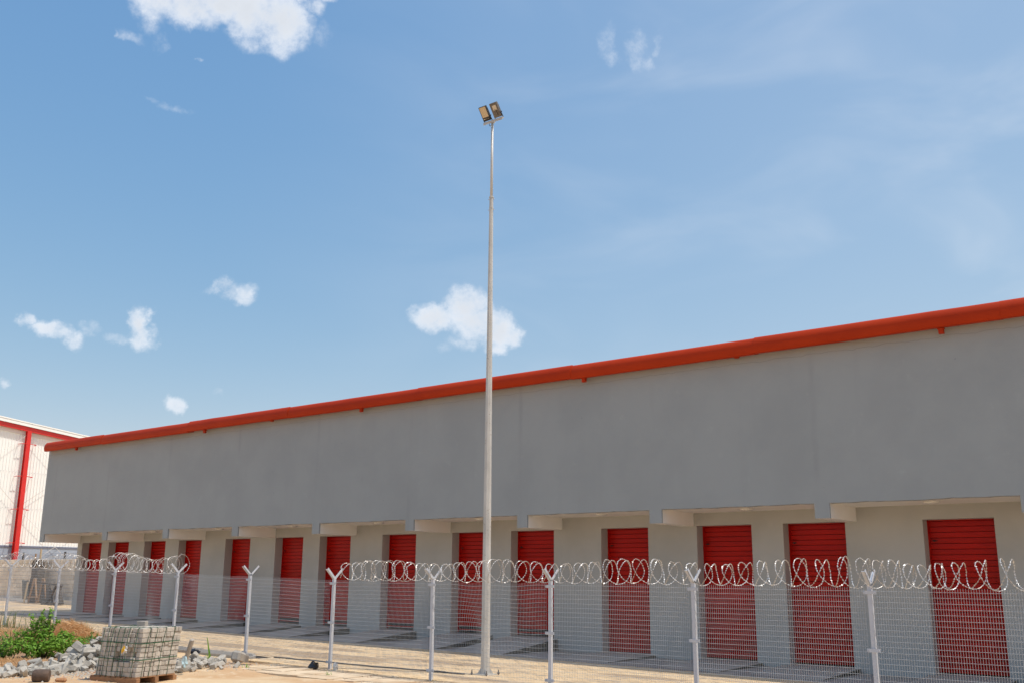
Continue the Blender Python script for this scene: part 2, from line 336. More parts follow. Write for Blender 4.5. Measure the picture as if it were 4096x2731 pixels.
# ------------------------------------------------------------------ levels
def g(x):
    x = max(-75.0, min(14.0, x)); return -0.0121 * (x + 18) + 0.03
def paved(x, y):
    return (y > 16.36) if x > -21.4 else (y > 17.42)
def T(x, y):   # bare ground outside the paved yard
    b = g(x)
    if paved(x, y) and x > -66 : return b - 0.07
    n = (mnoise.noise(Vector((x * .7, y * .7, 0))) * .03 + mnoise.noise(Vector((x * 2.6, y * 2.6, 3))) * .012)
    if y > 14.9 and x > -19.6: return b - 0.035
    k = max(0.0, min(1.0, (-20.6 - x) / 1.2)) * max(0.0, min(1.0, (y - 12.5) / 2.5))
    d = -0.13 * k * max(0, min(1, (y - 15.0) / 1.5))
    mound = 0.40 * math.exp(-((x + 33) / 4.6) ** 2 - ((y - 15.7) / 1.7) ** 2) + .16 * math.exp(-((x + 27) / 2.6) ** 2 - ((y - 14.4) / 1.5) ** 2)
    h = 0.20 * math.exp(-((x + 21.4) / 1.0) ** 2 - ((y - 12.9) / .8) ** 2) + .05 * math.exp(-((x + 20.3) / .7) ** 2 - ((y - 14.4) / .6) ** 2)
    fade = 1 if abs(x + 20) < 40 else 0
    return b + n * (fade) + d + mound + h

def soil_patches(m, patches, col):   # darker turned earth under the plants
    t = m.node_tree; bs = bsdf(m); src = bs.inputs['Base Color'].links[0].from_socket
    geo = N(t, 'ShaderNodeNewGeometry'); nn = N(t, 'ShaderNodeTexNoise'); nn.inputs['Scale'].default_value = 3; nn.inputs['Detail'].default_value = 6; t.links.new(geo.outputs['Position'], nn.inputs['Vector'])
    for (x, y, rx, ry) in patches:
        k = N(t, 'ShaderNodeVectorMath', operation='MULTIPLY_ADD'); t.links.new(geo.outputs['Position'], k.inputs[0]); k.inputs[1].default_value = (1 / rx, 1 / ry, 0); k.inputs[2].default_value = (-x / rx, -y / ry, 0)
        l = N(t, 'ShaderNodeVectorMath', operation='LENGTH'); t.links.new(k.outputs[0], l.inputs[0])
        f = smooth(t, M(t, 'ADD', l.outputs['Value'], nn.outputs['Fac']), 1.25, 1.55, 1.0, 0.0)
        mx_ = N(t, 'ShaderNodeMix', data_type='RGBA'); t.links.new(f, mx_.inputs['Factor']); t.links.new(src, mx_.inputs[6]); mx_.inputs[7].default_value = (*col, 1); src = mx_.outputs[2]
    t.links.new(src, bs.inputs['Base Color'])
# ------------------------------------------------------------------ ground
def axis(lo, hi, a, b, step):
    out = []; v = a
    while v <= b + 1e-6: out.append(v); v += step
    s = step; w = b
    while w < hi: s *= 1.35; w += s; out.append(min(w, hi))
    s = step; w = a
    while w > lo: s *= 1.35; w -= s; out.insert(0, max(w, lo))
    return out
XS = axis(-3000, 3000, -38, 0, .16); YS = axis(-3000, 3000, 8, 17.8, .14)
vs = [(x, y, T(x, y)) for y in YS for x in XS]; nx = len(XS)
fs = [(j * nx + i, j * nx + i + 1, (j + 1) * nx + i + 1, (j + 1) * nx + i) for j in range(len(YS) - 1) for i in range(nx - 1)]
m_soil = mat('sandy_laterite_ground', (.54, .36, .205), (.47, .29, .145), .9, rough=.97, bump=.6, bscale=14, c3=(.58, .43, .26), s3=.5,
             spot=(.64, .51, .34), spot_scale=1.6, spot_lo=.52, spot_hi=.68)
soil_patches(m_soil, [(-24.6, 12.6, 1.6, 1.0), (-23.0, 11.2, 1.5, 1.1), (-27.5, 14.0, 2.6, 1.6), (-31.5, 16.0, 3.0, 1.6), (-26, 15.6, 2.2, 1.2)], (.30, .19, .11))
mb = MB(); mb.add(vs, fs, 0, True); ob('ground', mb.mesh('ground', m_soil), kind='structure')

# paved yard: base bed plus thousands of interlocking pavers near the camera
m_pave = mat('dusty_paving', (0.672, 0.501, 0.300), (0.576, 0.423, 0.248), 1.3, rough=.95, bump=.4, bscale=18, stretch=(.6, 2.0, 1), c3=(.50, .40, .29), s3=.45,
             spot=(.30, .235, .165), spot_scale=.8, spot_lo=.55, spot_hi=.72)
mb = MB()
def strip(mb, x0, x1, y0, y1, dz, mi=0, n=12):
    for i in range(n):
        a = x0 + (x1 - x0) * i / n; b = x0 + (x1 - x0) * (i + 1) / n
        mb.add([(a, y0, g(a) + dz), (b, y0, g(b) + dz), (b, y1, g(b) + dz), (a, y1, g(a) + dz)], [(0, 1, 2, 3)], mi)
strip(mb, -66.5, -21.4, 17.42, 30.3, -.012, n=24)
strip(mb, -21.4, 14, 16.36, 25.6, -.012, n=18)
pav = ob('paving', mb.mesh('paving', m_pave), kind='structure')
# individual block paving: three tones of the same cement block
pm = [mat('cement_paving_block', (0.691, 0.519, 0.312), (0.605, 0.446, 0.264), 1.4, rough=.95, c3=(0.653, 0.491, 0.304), s3=.6, spot=(.42, .32, .215), spot_scale=.85, spot_lo=.55, spot_hi=.68),
      mat('cement_paving_block_dusty', (0.730, 0.564, 0.352), (0.643, 0.482, 0.296), 1.4, rough=.95, spot=(.46, .36, .25), spot_scale=.85, spot_lo=.56, spot_hi=.7),
      mat('cement_paving_block_brown', (.58, .45, .30), (.50, .38, .25), 1.4, rough=.95, spot=(.36, .28, .19), spot_scale=.85, spot_lo=.54, spot_hi=.68)]
for m__ in pm: soil_patches(m__, [(-20.6, 18.6, 2.6, .8), (-24.6, 18.9, 2.2, .55), (-17.5, 19.6, 2.0, .45), (-22.5, 20.3, 1.8, .4), (-14.5, 17.2, 1.2, .3), (-9.5, 18.2, 1.6, .4), (-12.2, 20.3, 1.3, .3)], (.42, .31, .20))
mb = MB(); row = 0; y = 16.38
while y < 22.3:
    x = -46 + (row % 2) * .12
    while x < 3:
        if x > -21.3 or y > 17.5:
            zt = g(x) + rnd.uniform(0, .003); tx = rnd.uniform(-.0015, .0015); ty = rnd.uniform(-.0012, .0012); gpx = .005
            big = mnoise.noise(Vector((x * .6, y * 1.7, 5)))
            k = .5 + (rnd.random() - .5) * .55 + big * 1.1
            mi = 2 if k < .14 else (1 if k > .62 else 0)
            x1 = x + .235; y1 = y + .115
            mb.add([(x, y, zt - .03), (x1, y, zt - .03), (x1, y1, zt - .03), (x, y1, zt - .03),
                    (x + gpx, y + gpx, zt + tx + ty), (x1 - gpx, y + gpx, zt - tx + ty), (x1 - gpx, y1 - gpx, zt - tx - ty), (x + gpx, y1 - gpx, zt + tx - ty)],
                   [(4, 5, 6, 7), (0, 1, 5, 4), (1, 2, 6, 5), (2, 3, 7, 6), (3, 0, 4, 7)], mi)
        x += .24
    y += .12; row += 1
ob('paving_block', mb.mesh('paving_block', pm), pav, kind='stuff')

# dusty broken edge of concrete between fence and track
m_edge = mat('cracked_dusty_concrete', (.68, .54, .375), (.58, .44, .29), 2.5, rough=.96, bump=.6, bscale=20, spot=(.66, .55, .39), spot_scale=3, spot_lo=.52, spot_hi=.66, c3=(.46, .31, .18), s3=.8)
mb = MB(); x = -19.9
while x < 12:
    w = rnd.uniform(.45, 1.1); y = 14.85 + rnd.uniform(-.12, .12)
    while y < 16.2:
        h = rnd.uniform(.35, .6); y1 = min(y + h, 16.27)
        zt = g(x) + rnd.uniform(-.006, .012); j = lambda: rnd.uniform(-.03, .03)
        P = [(x + j(), y + j()), (x + w - .02 + j() * .3, y + j()), (x + w - .02 + j() * .3, y1 - .015), (x + j(), y1 - .015)]
        t1, t2 = rnd.uniform(-.008, .008), rnd.uniform(-.008, .008)
        mb.add([(p[0], p[1], zt - .08) for p in P] + [(P[0][0], P[0][1], zt + t1), (P[1][0], P[1][1], zt - t1), (P[2][0], P[2][1], zt + t2), (P[3][0], P[3][1], zt - t2)],
               [(4, 5, 6, 7), (0, 1, 5, 4), (1, 2, 6, 5), (2, 3, 7, 6), (3, 0, 4, 7)], 0)
        y = y1
    x += w
ob('pavement', mb.mesh('pavement', m_edge), kind='structure')

# walkway slabs under the canopy
mb = MB(); x = -46.2
while x < 14:
    w = 2.2; zt = 0.006 + rnd.uniform(-.003, .003)
    mb.add([(x + .01, 22.32, g(x) + zt), (x + w - .01, 22.32, g(x + w) + zt), (x + w - .01, 25.6, g(x + w) + zt), (x + .01, 25.6, g(x) + zt),
            (x + .01, 22.32, g(x) - .05), (x + w - .01, 22.32, g(x + w) - .05), (x + w - .01, 25.6, g(x + w) - .05), (x + .01, 25.6, g(x) - .05)],
           [(0, 1, 2, 3), (4, 5, 1, 0), (5, 6, 2, 1), (7, 4, 0, 3)], 0)
    x += w
ob('walkway', mb.mesh('walkway', m_conc), kind='structure')

# kerb of separate stones left of the fifth fence post
kroot = ob('kerb', None, kind='structure')
pts = []; x = -22.55
while x > -44: pts.append(((x, 17.42), (x - .93, 17.42))); x -= .95
pts.append(((-22.05, 17.30), (-22.53, 17.42))); pts.append(((-21.62, 16.98), (-22.03, 17.28)))
pts.append(((-21.28, 16.15), (-21.58, 16.93)))
for (a, b) in pts:
    a = Vector((*a, 0)); b = Vector((*b, 0)); L = (b - a).length; an = math.atan2(b.y - a.y, b.x - a.x)
    mb = MB(); w = .13; h = .34; zt = .035
    prof = [(-w / 2, -h), (w / 2, -h), (w / 2, zt - .0), (w / 2 - .01, zt), (-w / 2 + .05, zt), (-w / 2, zt - .09)]
    sgn = -1
    A = [(0.004, sgn * p[0], p[1]) for p in prof]; B = [(L - .004, sgn * p[0], p[1]) for p in prof]; n = len(prof)
    mb.add(A + B, [tuple(range(n)), tuple(range(2 * n - 1, n - 1, -1))] + [(i, i + n, (i + 1) % n + n, (i + 1) % n) for i in range(n)], 0)
    o = ob('kerb_stone', mb.mesh('kerb_stone', m_kerb), kroot, (a.x, a.y, g(a.x) + rnd.uniform(-.008, .008)), (rnd.uniform(-.02, .02), 0, an))
mb = MB(); mb.bbox(-.12, .12, -.27, .27, -.13, .13, .05)
ob('kerb_stone', mb.mesh('kerb_stone_loose', m_kerb), kroot, (-20.78, 15.92, g(-20.8) + .10), (R(-14), R(5), R(24)))

# ------------------------------------------------------------------ storage building
YW, YD, YF = 25.15, 25.55, 23.38
ZT, ZS, ZB = 3.54, 3.885, 3.53
OPEN = [(-45.15, -43.47), (-42.88, -41.24), (-40.02, -38.42), (-37.45, -35.86), (-34.26, -32.67), (-31.14, -29.53), (-28.61, -26.96), (-25.36, -23.75),
        (-22.12, -20.50), (-19.66, -18.0), (-16.29, -14.70), (-13.16, -11.54), (-10.66, -9.02), (-7.14, -5.55), (-4.05, -2.42), (-1.5, .12), (1.95, 3.55), (5.0, 6.6)]
XL, XR = -45.56, 10.0
store = thing('storage_building', 'long grey plastered self storage block with red roller doors under an overhanging upper wall', 'building')
# ground floor wall with openings (piers + header)
mb = MB()
xs = [XL] + [v for o in OPEN for v in o] + [XR]
nb_ = 3
for i in range(0, len(xs), 2):
    a, b = xs[i], xs[i + 1]
    if b - a < .02: continue
    mb.box(a, b, YW, YD + .35, -1.2, ZT, 0)
mb.box(XL, XR, YW, YD + .35, ZT, ZS - .002, 0)
ob('wall', mb.mesh('wall', m_grey2), store)
# upper overhanging wall, hand-trowelled lower edge, stopping over each beam tab
BEAMS = [-45.38 + 0.0, -40.1, -35.62, -31.15, -26.66, -22.2, -17.68, -13.24, -8.72, -4.23, .26, 4.75, 9.24]
BW = .37
mb = MB(); XLU = -45.77
n = 300; top = 8.02
low = []
for i in range(n + 1):
    x = XLU + (XR - XLU) * i / n; z = ZS + mnoise.noise(Vector((x * 3.1, 0, 0))) * .016 + mnoise.noise(Vector((x * .8, 0, 7))) * .018
    low.append((x, z))
v = []; f = []
for (x, z) in low: v += [(x, YF, z), (x, YF, top), (x, YF + .22, z + .0), (x, YF + .22, top)]
for i in range(n):
    a = i * 4; b = a + 4
    f += [(a, b, b + 1, a + 1), (a + 2, a + 3, b + 3, b + 2), (a, a + 2, b + 2, b), (a + 1, b + 1, b + 3, a + 3)]
f += [(0, 1, 3, 2), (n * 4, n * 4 + 2, n * 4 + 3, n * 4 + 1)]
mb.add(v, f, 0); ob('upper_wall', mb.mesh('upper_wall', m_grey), store)
mb = MB()   # return wall of the upper floor at the left end
mb.add([(XLU, YF + .221, ZS + .03), (XLU + .22, YF + .221, ZS + .03), (XLU + .22, 36.99, ZS + .03), (XLU, 36.99, ZS + .03), (XLU, YF + .221, 7.9), (XLU + .22, YF + .221, 7.9), (XLU + .22, 36.99, 8.3), (XLU, 36.99, 8.3)], [(3, 2, 1, 0), (4, 5, 6, 7), (0, 1, 5, 4), (1, 2, 6, 5), (2, 3, 7, 6), (3, 0, 4, 7)], 0); mb.box(XLU + .23, XR, 37.0, 37.5, -1, 8.3, 0); mb.box(XL, XL + .25, YD + .36, 36.9, -1.2, ZS - .01, 0)
mb.box(XR - .25, XR, YF + .221, 36.9, ZS + .03, 7.95, 0)
ob('end_wall', mb.mesh('end_wall', m_grey), store)
mb = MB()   # soffit slab
mb.add([(XLU + .225, YF + .2, ZS + .018), (XR, YF + .2, ZS + .018), (XR, YW + .1, ZS - .004), (XLU + .225, YW + .1, ZS - .004)], [(0, 3, 2, 1)], 0)
mb.box(XLU + .225, XR, YF + .225, 36.9, ZS + .03, ZS + .18, 0)
ob('soffit', mb.mesh('soffit', m_cream), store)
for bx in BEAMS:
    mb = MB(); e = rnd.uniform(-.008, .008)
    # grey plastered front tab flush with the upper wall, cream sides
    mb.box(bx - BW, bx, YF - .003, YF + .05, ZB + e, ZS + .06, 0, mis=[1, 0, 0, 0, 0, 0])
    mb.add([(bx - BW + .002, YF + .05, ZB + e + .002), (bx - .002, YF + .05, ZB + e + .002), (bx - .002, YW + .02, ZB + .006), (bx - BW + .002, YW + .02, ZB + .006),
            (bx - BW + .002, YF + .05, ZS + .02), (bx - .002, YF + .05, ZS + .02), (bx - .002, YW + .02, ZS + .02), (bx - BW + .002, YW + .02, ZS + .02)],
           [(3, 2, 1, 0), (1, 2, 6, 5), (3, 0, 4, 7)], 1)
    ob('beam', mb.mesh('beam', [m_grey, m_cream]), store)
# roof, mostly hidden by the gutter
mb = MB(); s = .055
mb.add([(XLU - .1, YF - .12, 8.045), (XR, YF - .12, 8.115), (XR, 37.8, 8.5), (XLU - .1, 37.8, 8.45), (XLU - .1, YF - .12, 8.02), (XR, YF - .12, 8.09), (XR, 37.8, 8.46), (XLU - .1, 37.8, 8.41)],
       [(0, 1, 2, 3), (7, 6, 5, 4), (4, 5, 1, 0), (7, 4, 0, 3), (6, 7, 3, 2)], 0)
ob('roof', mb.mesh('roof', m_white), store)
# gutter: rounded red metal profile in overlapping lengths
def gut_prof(off=0, dz=0):
    P = [(YF - .005, 7.70 + dz), (YF - .20, 7.655 + dz), (YF - .30, 7.66 + dz)]
    for k in range(9):
        a = k / 8; P.append((YF - .31 - .045 * math.sin(a * math.pi * .9) + .10 * a ** 3 - off, 7.665 + .40 * a + dz))
    P += [(YF - .19, 8.05 + dz), (YF - .19, 7.98 + dz)]
    return P
joints = [-45.62, -40.75, -34.4, -28.3, -21.96, -15.9, -10.3, -4.55, 2, 10]
for i in range(len(joints) - 1):
    a, b = joints[i], joints[i + 1]; mb = MB(); dz = [0.0, -.02, .012, -.004, .008, -.008, .006, 0.014, 0][i] ; off = (.012, 0)[i % 2]
    if i == 0: dz = .0
    n = len(gut_prof()); ns = 8; V = []
    for k in range(ns + 1):
        x = a + (b - a) * k / ns; wv = mnoise.noise(Vector((x * .9, 3, 0))) * .008
        V += [(x, p[0] - wv, p[1] + wv * .8) for p in gut_prof(off, dz)]
    F = [(k * n + j, k * n + j + 1, (k + 1) * n + j + 1, (k + 1) * n + j) for k in range(ns) for j in range(n - 1)]
    mb.add(V, F, 0, True); mb.add(V[:n], [tuple(range(n))], 0); mb.add(V[-n:], [tuple(range(n - 1, -1, -1))], 0)
    ob('gutter', mb.mesh('gutter', m_gutter), store)
for x, h in [(-43.02, .11), (-33.45, .11), (-24.63, .11), (-15.54, .115), (-5.82, .12), (-38.17, .02), (-29.35, .02), (-10.83, .025), (2.9, .12)]:
    mb = MB(); mb.box(x - .055, x + .055, YF - .22, YF - .13, 7.655 - h, 7.69, 0)
    if h > .1: mb.box(x - .075, x + .075, YF - .235, YF - .115, 7.64, 7.655, 0)
    ob('outlet_spout', mb.mesh('outlet_spout', m_gutter), store)

# roller doors
def slat_mesh(w, h):
    mb = MB(); prof = [(.016, .004), (-.004, .011), (-.0075, h * .5), (-.0065, h - .005), (.016, h - .001)]
    V = []
    for (y, z) in prof: V += [(0, y, z), (w, y, z)]
    mb.add(V, [(2 * j, 2 * j + 1, 2 * j + 3, 2 * j + 2) for j in range(4)], 0, False)
    return mb
for i, (a, b) in enumerate(OPEN):
    tall = i >= 10; sill = .05 if tall else .39 + .0
    if i >= 13: sill = .02
    z0 = sill; z1 = ZT + .10
    d = ob('roller_door', None, store, (a - .04, YD, z0))
    w = b - a + .08
    n = round((z1 - z0) / .1325); h = (z1 - z0 - .05) / n
    mb = MB(); gap_ = .045 if 5 <= i <= 9 else .0; mb.box(0.0, w, -.012, .02, 0.012 + gap_, .05 + gap_, 0); ob('bottom_rail', mb.mesh('bottom_rail', m_door), d)
    mb = MB(); mb.box(0, w, .03, .06, 0.0, z1 - z0, 0); ob('back_panel', mb.mesh('back_panel', m_dark), d)
    mb = MB(); mb.box(.02, .075, -.05, .0 , 0.0, z1 - z0, 0); mb.box(w - .075, w - .02, -.05, .0, 0.0, z1 - z0, 0)
    ob('guide_rail', mb.mesh('guide_rail', m_door), d)
    if i < 3 or i > 13:
        big = MB()
        for k in range(n):
            s_ = slat_mesh(w, h); big.add([(p[0], p[1], p[2] + .05 + k * h) for p in s_.v], s_.f, 0, True)
        ob('slat', big.mesh('slat', m_door), d, kind='stuff')
    else:
        me = slat_mesh(w, h).mesh('slat', m_door)
        for k in range(n): (k > 0 or gap_ == 0) and ob('slat', me, d, (0, rnd.uniform(-.002, .002), .05 + k * h), (R(rnd.uniform(-1.0, 1.3)), 0, 0))
    mb = MB()   # door handle / latch
    mb.box(.16, .19, -.045, -.012, 3.05 - z0 - .02, 3.05 - z0 + .02, 0); mb.box(.12, .25, -.055, -.045, 3.05 - z0 - .008, 3.05 - z0 + .008, 0)
    ob('latch', mb.mesh('latch', m_dark), d)
    # sloping apron to the door sill
    mb = MB(); gx = g((a + b) / 2); hs_ = sill - .03; xa, xb = a - .12, b + .14; yb = YD + .02; y0 = 22.45 if not tall else 22.7
    if hs_ < gx + .04: hs_ = gx + .05
    J = lambda: rnd.uniform(-.02, .02)
    V = [(xa, y0 + J(), gx + .008), (xb, y0 + J(), gx + .008), (xb, YW - .0, hs_), (xa, YW, hs_), (xa, y0, gx - .1), (xb, y0, gx - .1), (xb, YW, gx - .1), (xa, YW, gx - .1)]
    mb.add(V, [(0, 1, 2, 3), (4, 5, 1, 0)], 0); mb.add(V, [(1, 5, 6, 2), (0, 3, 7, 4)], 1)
    mb.add([(xb + .002, y0 + .2, gx + .011), (xb + .03, y0 + .9, gx + .011), (xb + .06, YW - .01, gx + .011), (xb + .002, YW - .01, gx + .011)], [(0, 1, 2, 3)], 1)  # dark wedge beside the ramp: shadow of its step painted on the slab, with damp
    mb.add([(a + .002, YW, hs_), (b - .002, YW, hs_), (b - .002, yb, hs_ + .005), (a + .002, yb, hs_ + .005), (a + .002, yb, gx - .1), (b - .002, yb, gx - .1)], [(0, 1, 2, 3), (4, 3, 2, 5)], 0)
    ob('ramp', mb.mesh('ramp', [m_ramp, m_dampshade]), store)
# soffit lights
me = None
for i, x in enumerate([-42.59, -37.81, -33.41, -29.04, -24.61, -20.12, -15.65, -11.2, -6.63]):
    if me is None:
        mb = MB(); mb.tube([(0, 0, .006), (0, 0, -.03), (0, 0, -.05)], [.17, .17, .145], 20, 0); me = mb.mesh('housing', m_lightfix)
        mb = MB(); mb.tube([(0, 0, -.051), (0, 0, -.058)], [.11, .10], 18, 0); me2 = mb.mesh('lens', m_cream2)
    where = ['first canopy bay from the left end', 'second canopy bay from the left end', 'third canopy bay from the left', 'fourth canopy bay from the left', 'fifth canopy bay from the left',
             'bay just left of the floodlight pole', 'bay just right of the floodlight pole', 'eighth canopy bay, second from the right', 'rightmost canopy bay in view'][i]
    r_ = thing('soffit_light', 'round white light on the soffit of the ' + where, 'light', (x, 24.2, ZS + .006), None, 'round lights under the canopy')
    ob('housing', me, r_); ob('lens', me2, r_)

# ------------------------------------------------------------------ white warehouse at the left
WX = -67.8
def roofz(y): return 12.36 - .1015 * (y - 31.0)
wh = thing('warehouse', 'tall white corrugated warehouse with red steel frame behind the block wall', 'building')
mb = MB(); y0, y1 = 2.0, 56.0
mb.add([(WX, y0, 3.93), (WX, y1, 3.93), (WX, y1, roofz(y1) - .55), (WX, y0, roofz(y0) - .55)], [(0, 1, 2, 3)], 0)
mb.add([(WX - 40, y0, -1), (WX, y0, -1), (WX, y0, roofz(y0) - .5), (WX - 40, y0, roofz(y0) - .5)], [(0, 1, 2, 3)], 0)
mb.add([(WX - 40, y1, -1), (WX, y1, -1), (WX, y1, roofz(y1) - .5), (WX - 40, y1, roofz(y1) - .5)], [(3, 2, 1, 0)], 0)
mb.add([(WX - 40, y0, -1), (WX - 40, y1, -1), (WX - 40, y1, roofz(y1) - .5), (WX - 40, y0, roofz(y0) - .5)], [(3, 2, 1, 0)], 0)
ob('wall', mb.mesh('warehouse_wall', m_white), wh)
mb = MB(); y = 27.0
while y < 44:
    zt = roofz(y) - .83
    mb.add([(WX, y, 3.95), (WX + .03, y + .015, 3.95), (WX + .03, y + .04, 3.95), (WX, y + .055, 3.95), (WX, y, zt), (WX + .03, y + .015, zt), (WX + .03, y + .04, zt), (WX, y + .055, zt)],
           [(0, 1, 5, 4), (1, 2, 6, 5), (2, 3, 7, 6), (4, 5, 6, 7)], 0); y += .207
ob('sheet_rib', mb.mesh('sheet_rib', m_white), wh, kind='stuff')
for z in (10.0, 8.8, 7.6, 6.4, 5.2, 4.4):
    mb = MB(); y = 27.1
    while y < 40: mb.box(WX + .02, WX + .04, y, y + .03, z, z + .02, 0); y += .207
    ob('screw_row', mb.mesh('screw_row', m_skirtdk), wh, kind='stuff') if z in (8.8, 6.4) else None
def rake(name, x0, x1, dz0, dz1, m, par=wh, ya=2.0, yb=56.0):
    mb = MB()
    mb.add([(x0, ya, roofz(ya) + dz0), (x1, ya, roofz(ya) + dz0), (x1, yb, roofz(yb) + dz0), (x0, yb, roofz(yb) + dz0),
            (x0, ya, roofz(ya) + dz1), (x1, ya, roofz(ya) + dz1), (x1, yb, roofz(yb) + dz1), (x0, yb, roofz(yb) + dz1)],
           [(3, 2, 1, 0), (4, 5, 6, 7), (0, 1, 5, 4), (1, 2, 6, 5), (2, 3, 7, 6), (3, 0, 4, 7)], 0)
    return ob(name, mb.mesh(name, m), par)
rake('roof', WX - 40, WX + .36, -.12, -.02, m_white)
rake('barge_board', WX + .36, WX + .40, -.30, -.10, m_white)
rake('roof_trim', WX + .36, WX + .42, -.085, .0, m_white)
rake('red_rafter', WX + .10, WX + .30, -.60, -.31, m_red)
rake('wall_flashing', WX + .005, WX + .07, -.85, -.60, m_cream2)
mb = MB(); mb.box(WX - .02, WX + .06, y0, y1, 3.84, 3.95, 1); mb.box(WX - .1, WX + .02, y0, y1, -1, 3.84, 0)
ob('skirt', mb.mesh('skirt', [m_skirt, m_skirtdk]), wh)
for yc in (32.93, 38.4, 27.4, 43.9):
    mb = MB(); zt = roofz(yc) - .58
    # tapered red column: outer flange, web, inner flange
    def sec(z, dp): return [(WX + .12, yc - .03, z), (WX + .12, yc + .03, z), (WX + .12 + dp, yc + .03, z), (WX + .12 + dp, yc - .03, z)]
    A = sec(.3, .40); B = sec(zt, .22)
    mb.add(A + B, [(0, 1, 5, 4), (1, 2, 6, 5), (2, 3, 7, 6), (3, 0, 4, 7)], 0)
    mb.add([(WX + .50, yc - .14, .3), (WX + .50, yc + .14, .3), (WX + .54, yc + .14, .3), (WX + .54, yc - .14, .3),
            (WX + .34, yc - .14, zt), (WX + .34, yc + .14, zt), (WX + .38, yc + .14, zt), (WX + .38, yc - .14, zt)],
           [(0, 1, 5, 4), (1, 2, 6, 5), (2, 3, 7, 6), (3, 0, 4, 7), (4, 5, 6, 7)], 0)
    mb.box(WX + .09, WX + .12, yc - .13, yc + .13, .3, zt, 0)
    ob('column', mb.mesh('column', m_red), wh)
    for z in (10.70, 8.52, 6.33, 4.13):
        mb = MB()
        for sg in (-1, 1):
            L_ = .50
            mb.tube([(WX + .42, yc + sg * .12, z), (WX + .42, yc + sg * L_, z - .02), (WX + .38, yc + sg * (L_ + .05), z - .03), (WX + .05, yc + sg * (L_ + .05), z - .04)], .022, 6)
        ob('column_stay', mb.mesh('column_stay', m_red), wh)
for (ya, za, yb, zb) in [(33.04, 11.2, 38.4, 6.3), (33.04, 6.65, 38.4, 10.7), (33.1, 6.15, 38.4, 1.6), (33.1, 2.0, 38.4, 6.0), (27.5, 6.65, 32.8, 11.3), (27.5, 11.5, 32.8, 6.4)]:
    mb = MB(); mb.tube([(WX + .22, ya, za), (WX + .22, yb, zb)], .011, 5); ob('brace_rod', mb.mesh('brace_rod', m_cream2), wh)

# ------------------------------------------------------------------ block wall
bwroot = thing('block_wall', 'bare cream sandcrete block boundary wall in front of the white warehouse', 'wall')
mb = MB(); mb.box(-66.9, -46.0, 30.33, 30.5, -.3, 2.84, 0); mb.box(-54.3, -46.0, 30.30, 30.329, -.3, 2.86, 1); pass
ob('wall_core', mb.mesh('wall_core', [m_mortar, m_block]), bwroot)
bm = []
for k in range(4):
    mb = MB(); mb.bbox(0, .445, -.03, .05, 0, .215, .008, 0); bm.append(mb.mesh('block', m_block))
z = .42; r_ = 0
while z < 2.75:
    x = -66.9 + (.23 if r_ % 2 else 0)
    while x < -55.1:
        ob('block', bm[rnd.randrange(4)], bwroot, (x, 30.31 + rnd.uniform(-.010, .006), z + rnd.uniform(-.006, .006)), (rnd.uniform(-.02, .02), 0, rnd.uniform(-.012, .012)))
        x += .46
    z += .232; r_ += 1
mb = MB()
for x in range(6): mb.box(-64 + x * 1.7, -64 + x * 1.7 + 1.66, 30.05 - .12, 30.26, g(-60) - .2, g(-60) + .17, 0)
ob('footing', mb.mesh('footing', m_cream2), bwroot)

fr = thing('back_fence', 'low dark wire fence on black posts rising above the block wall', 'fence')
for x in (-67, -62.5, -57.55, -52.6, -47.7):
    mb = MB(); mb.box(x - .045, x + .045, 31.0, 31.09, .3, 3.40, 0); ob('post', mb.mesh('post', m_blackmetal), fr)
mb = MB()
for k in range(11): mb.tube([(-68, 31.04, 2.35 + k * .095), (-46.5, 31.04, 2.35 + k * .095)], .006, 3, 0, False)
x = -68
while x < -46.5: mb.tube([(x, 31.04, 2.3), (x, 31.04, 3.32)], .003, 3, 0, False); x += .11
ob('mesh_panel', mb.mesh('mesh_panel', m_skirtdk), fr)

# things leaning by the block wall
c = thing('rubble_column', 'rough dark column stub with protruding timber against the block wall', 'column', (-57.85, 29.7, g(-58.5)))
mb = MB()
prev = [(-.36, -.2), (.36, -.2), (.36, .2), (-.36, .2)]
lv = [0, .5, 1.0, 1.5, 1.72, 1.95, 2.05, 2.3, 2.42]; wd = [1.1, 1.1, 1.08, 1.05, 1.05, .95, 1.1, 1.05, .8]
V = []
for z, w in zip(lv, wd):
    for (a, b) in prev: V.append((a * w + rnd.uniform(-.05, .05), b * w + rnd.uniform(-.04, .04), z + rnd.uniform(-.03, .03)))
mb.add(V, [(i * 4 + j, i * 4 + (j + 1) % 4, i * 4 + 4 + (j + 1) % 4, i * 4 + 4 + j) for i in range(len(lv) - 1) for j in range(4)] + [tuple(range(len(V) - 4, len(V)))], 0)
ob('concrete_stub', mb.mesh('concrete_stub', m_rubbc), c)
mb = MB(); mb.box(.05, .2, -.05, 0.0, 2.1, 3.0, 0); ob('upright_batten', mb.mesh('upright_batten', m_palew), c)
mb = MB(); mb.box(-.55, -.46, -.02, .04, 1.9, 2.75, 0); ob('upright_batten', mb.mesh('upright_batten2', m_wood), c, label='darker and shorter upright batten')
c = thing('trestle', 'brown timber A-frame trestle standing before the rough column', 'trestle', (-56.8, 29.0, g(-58.7)))
for (a, b, w) in [((-.42, 0, .0), (-.02, 0, 1.36), .08), ((.55, 0, 0), (.10, 0, 1.36), .08), ((-.55, .0, .32), (.62, 0, .34), .10), ((-.42, .55, 0), (-.02, .5, 1.36), .07), ((.55, .55, 0), (.10, .5, 1.36), .07)]:
    mb = MB(); mb.beam(a, b, w, .07); ob('leg' if a[2] == 0 else 'rail', mb.mesh('trestle_bar', m_wood), c)
c = thing('trestle', 'dark weathered X-frame trestle at the right of the heap by the wall', 'trestle', (-54.55, 29.1, g(-56.3)))
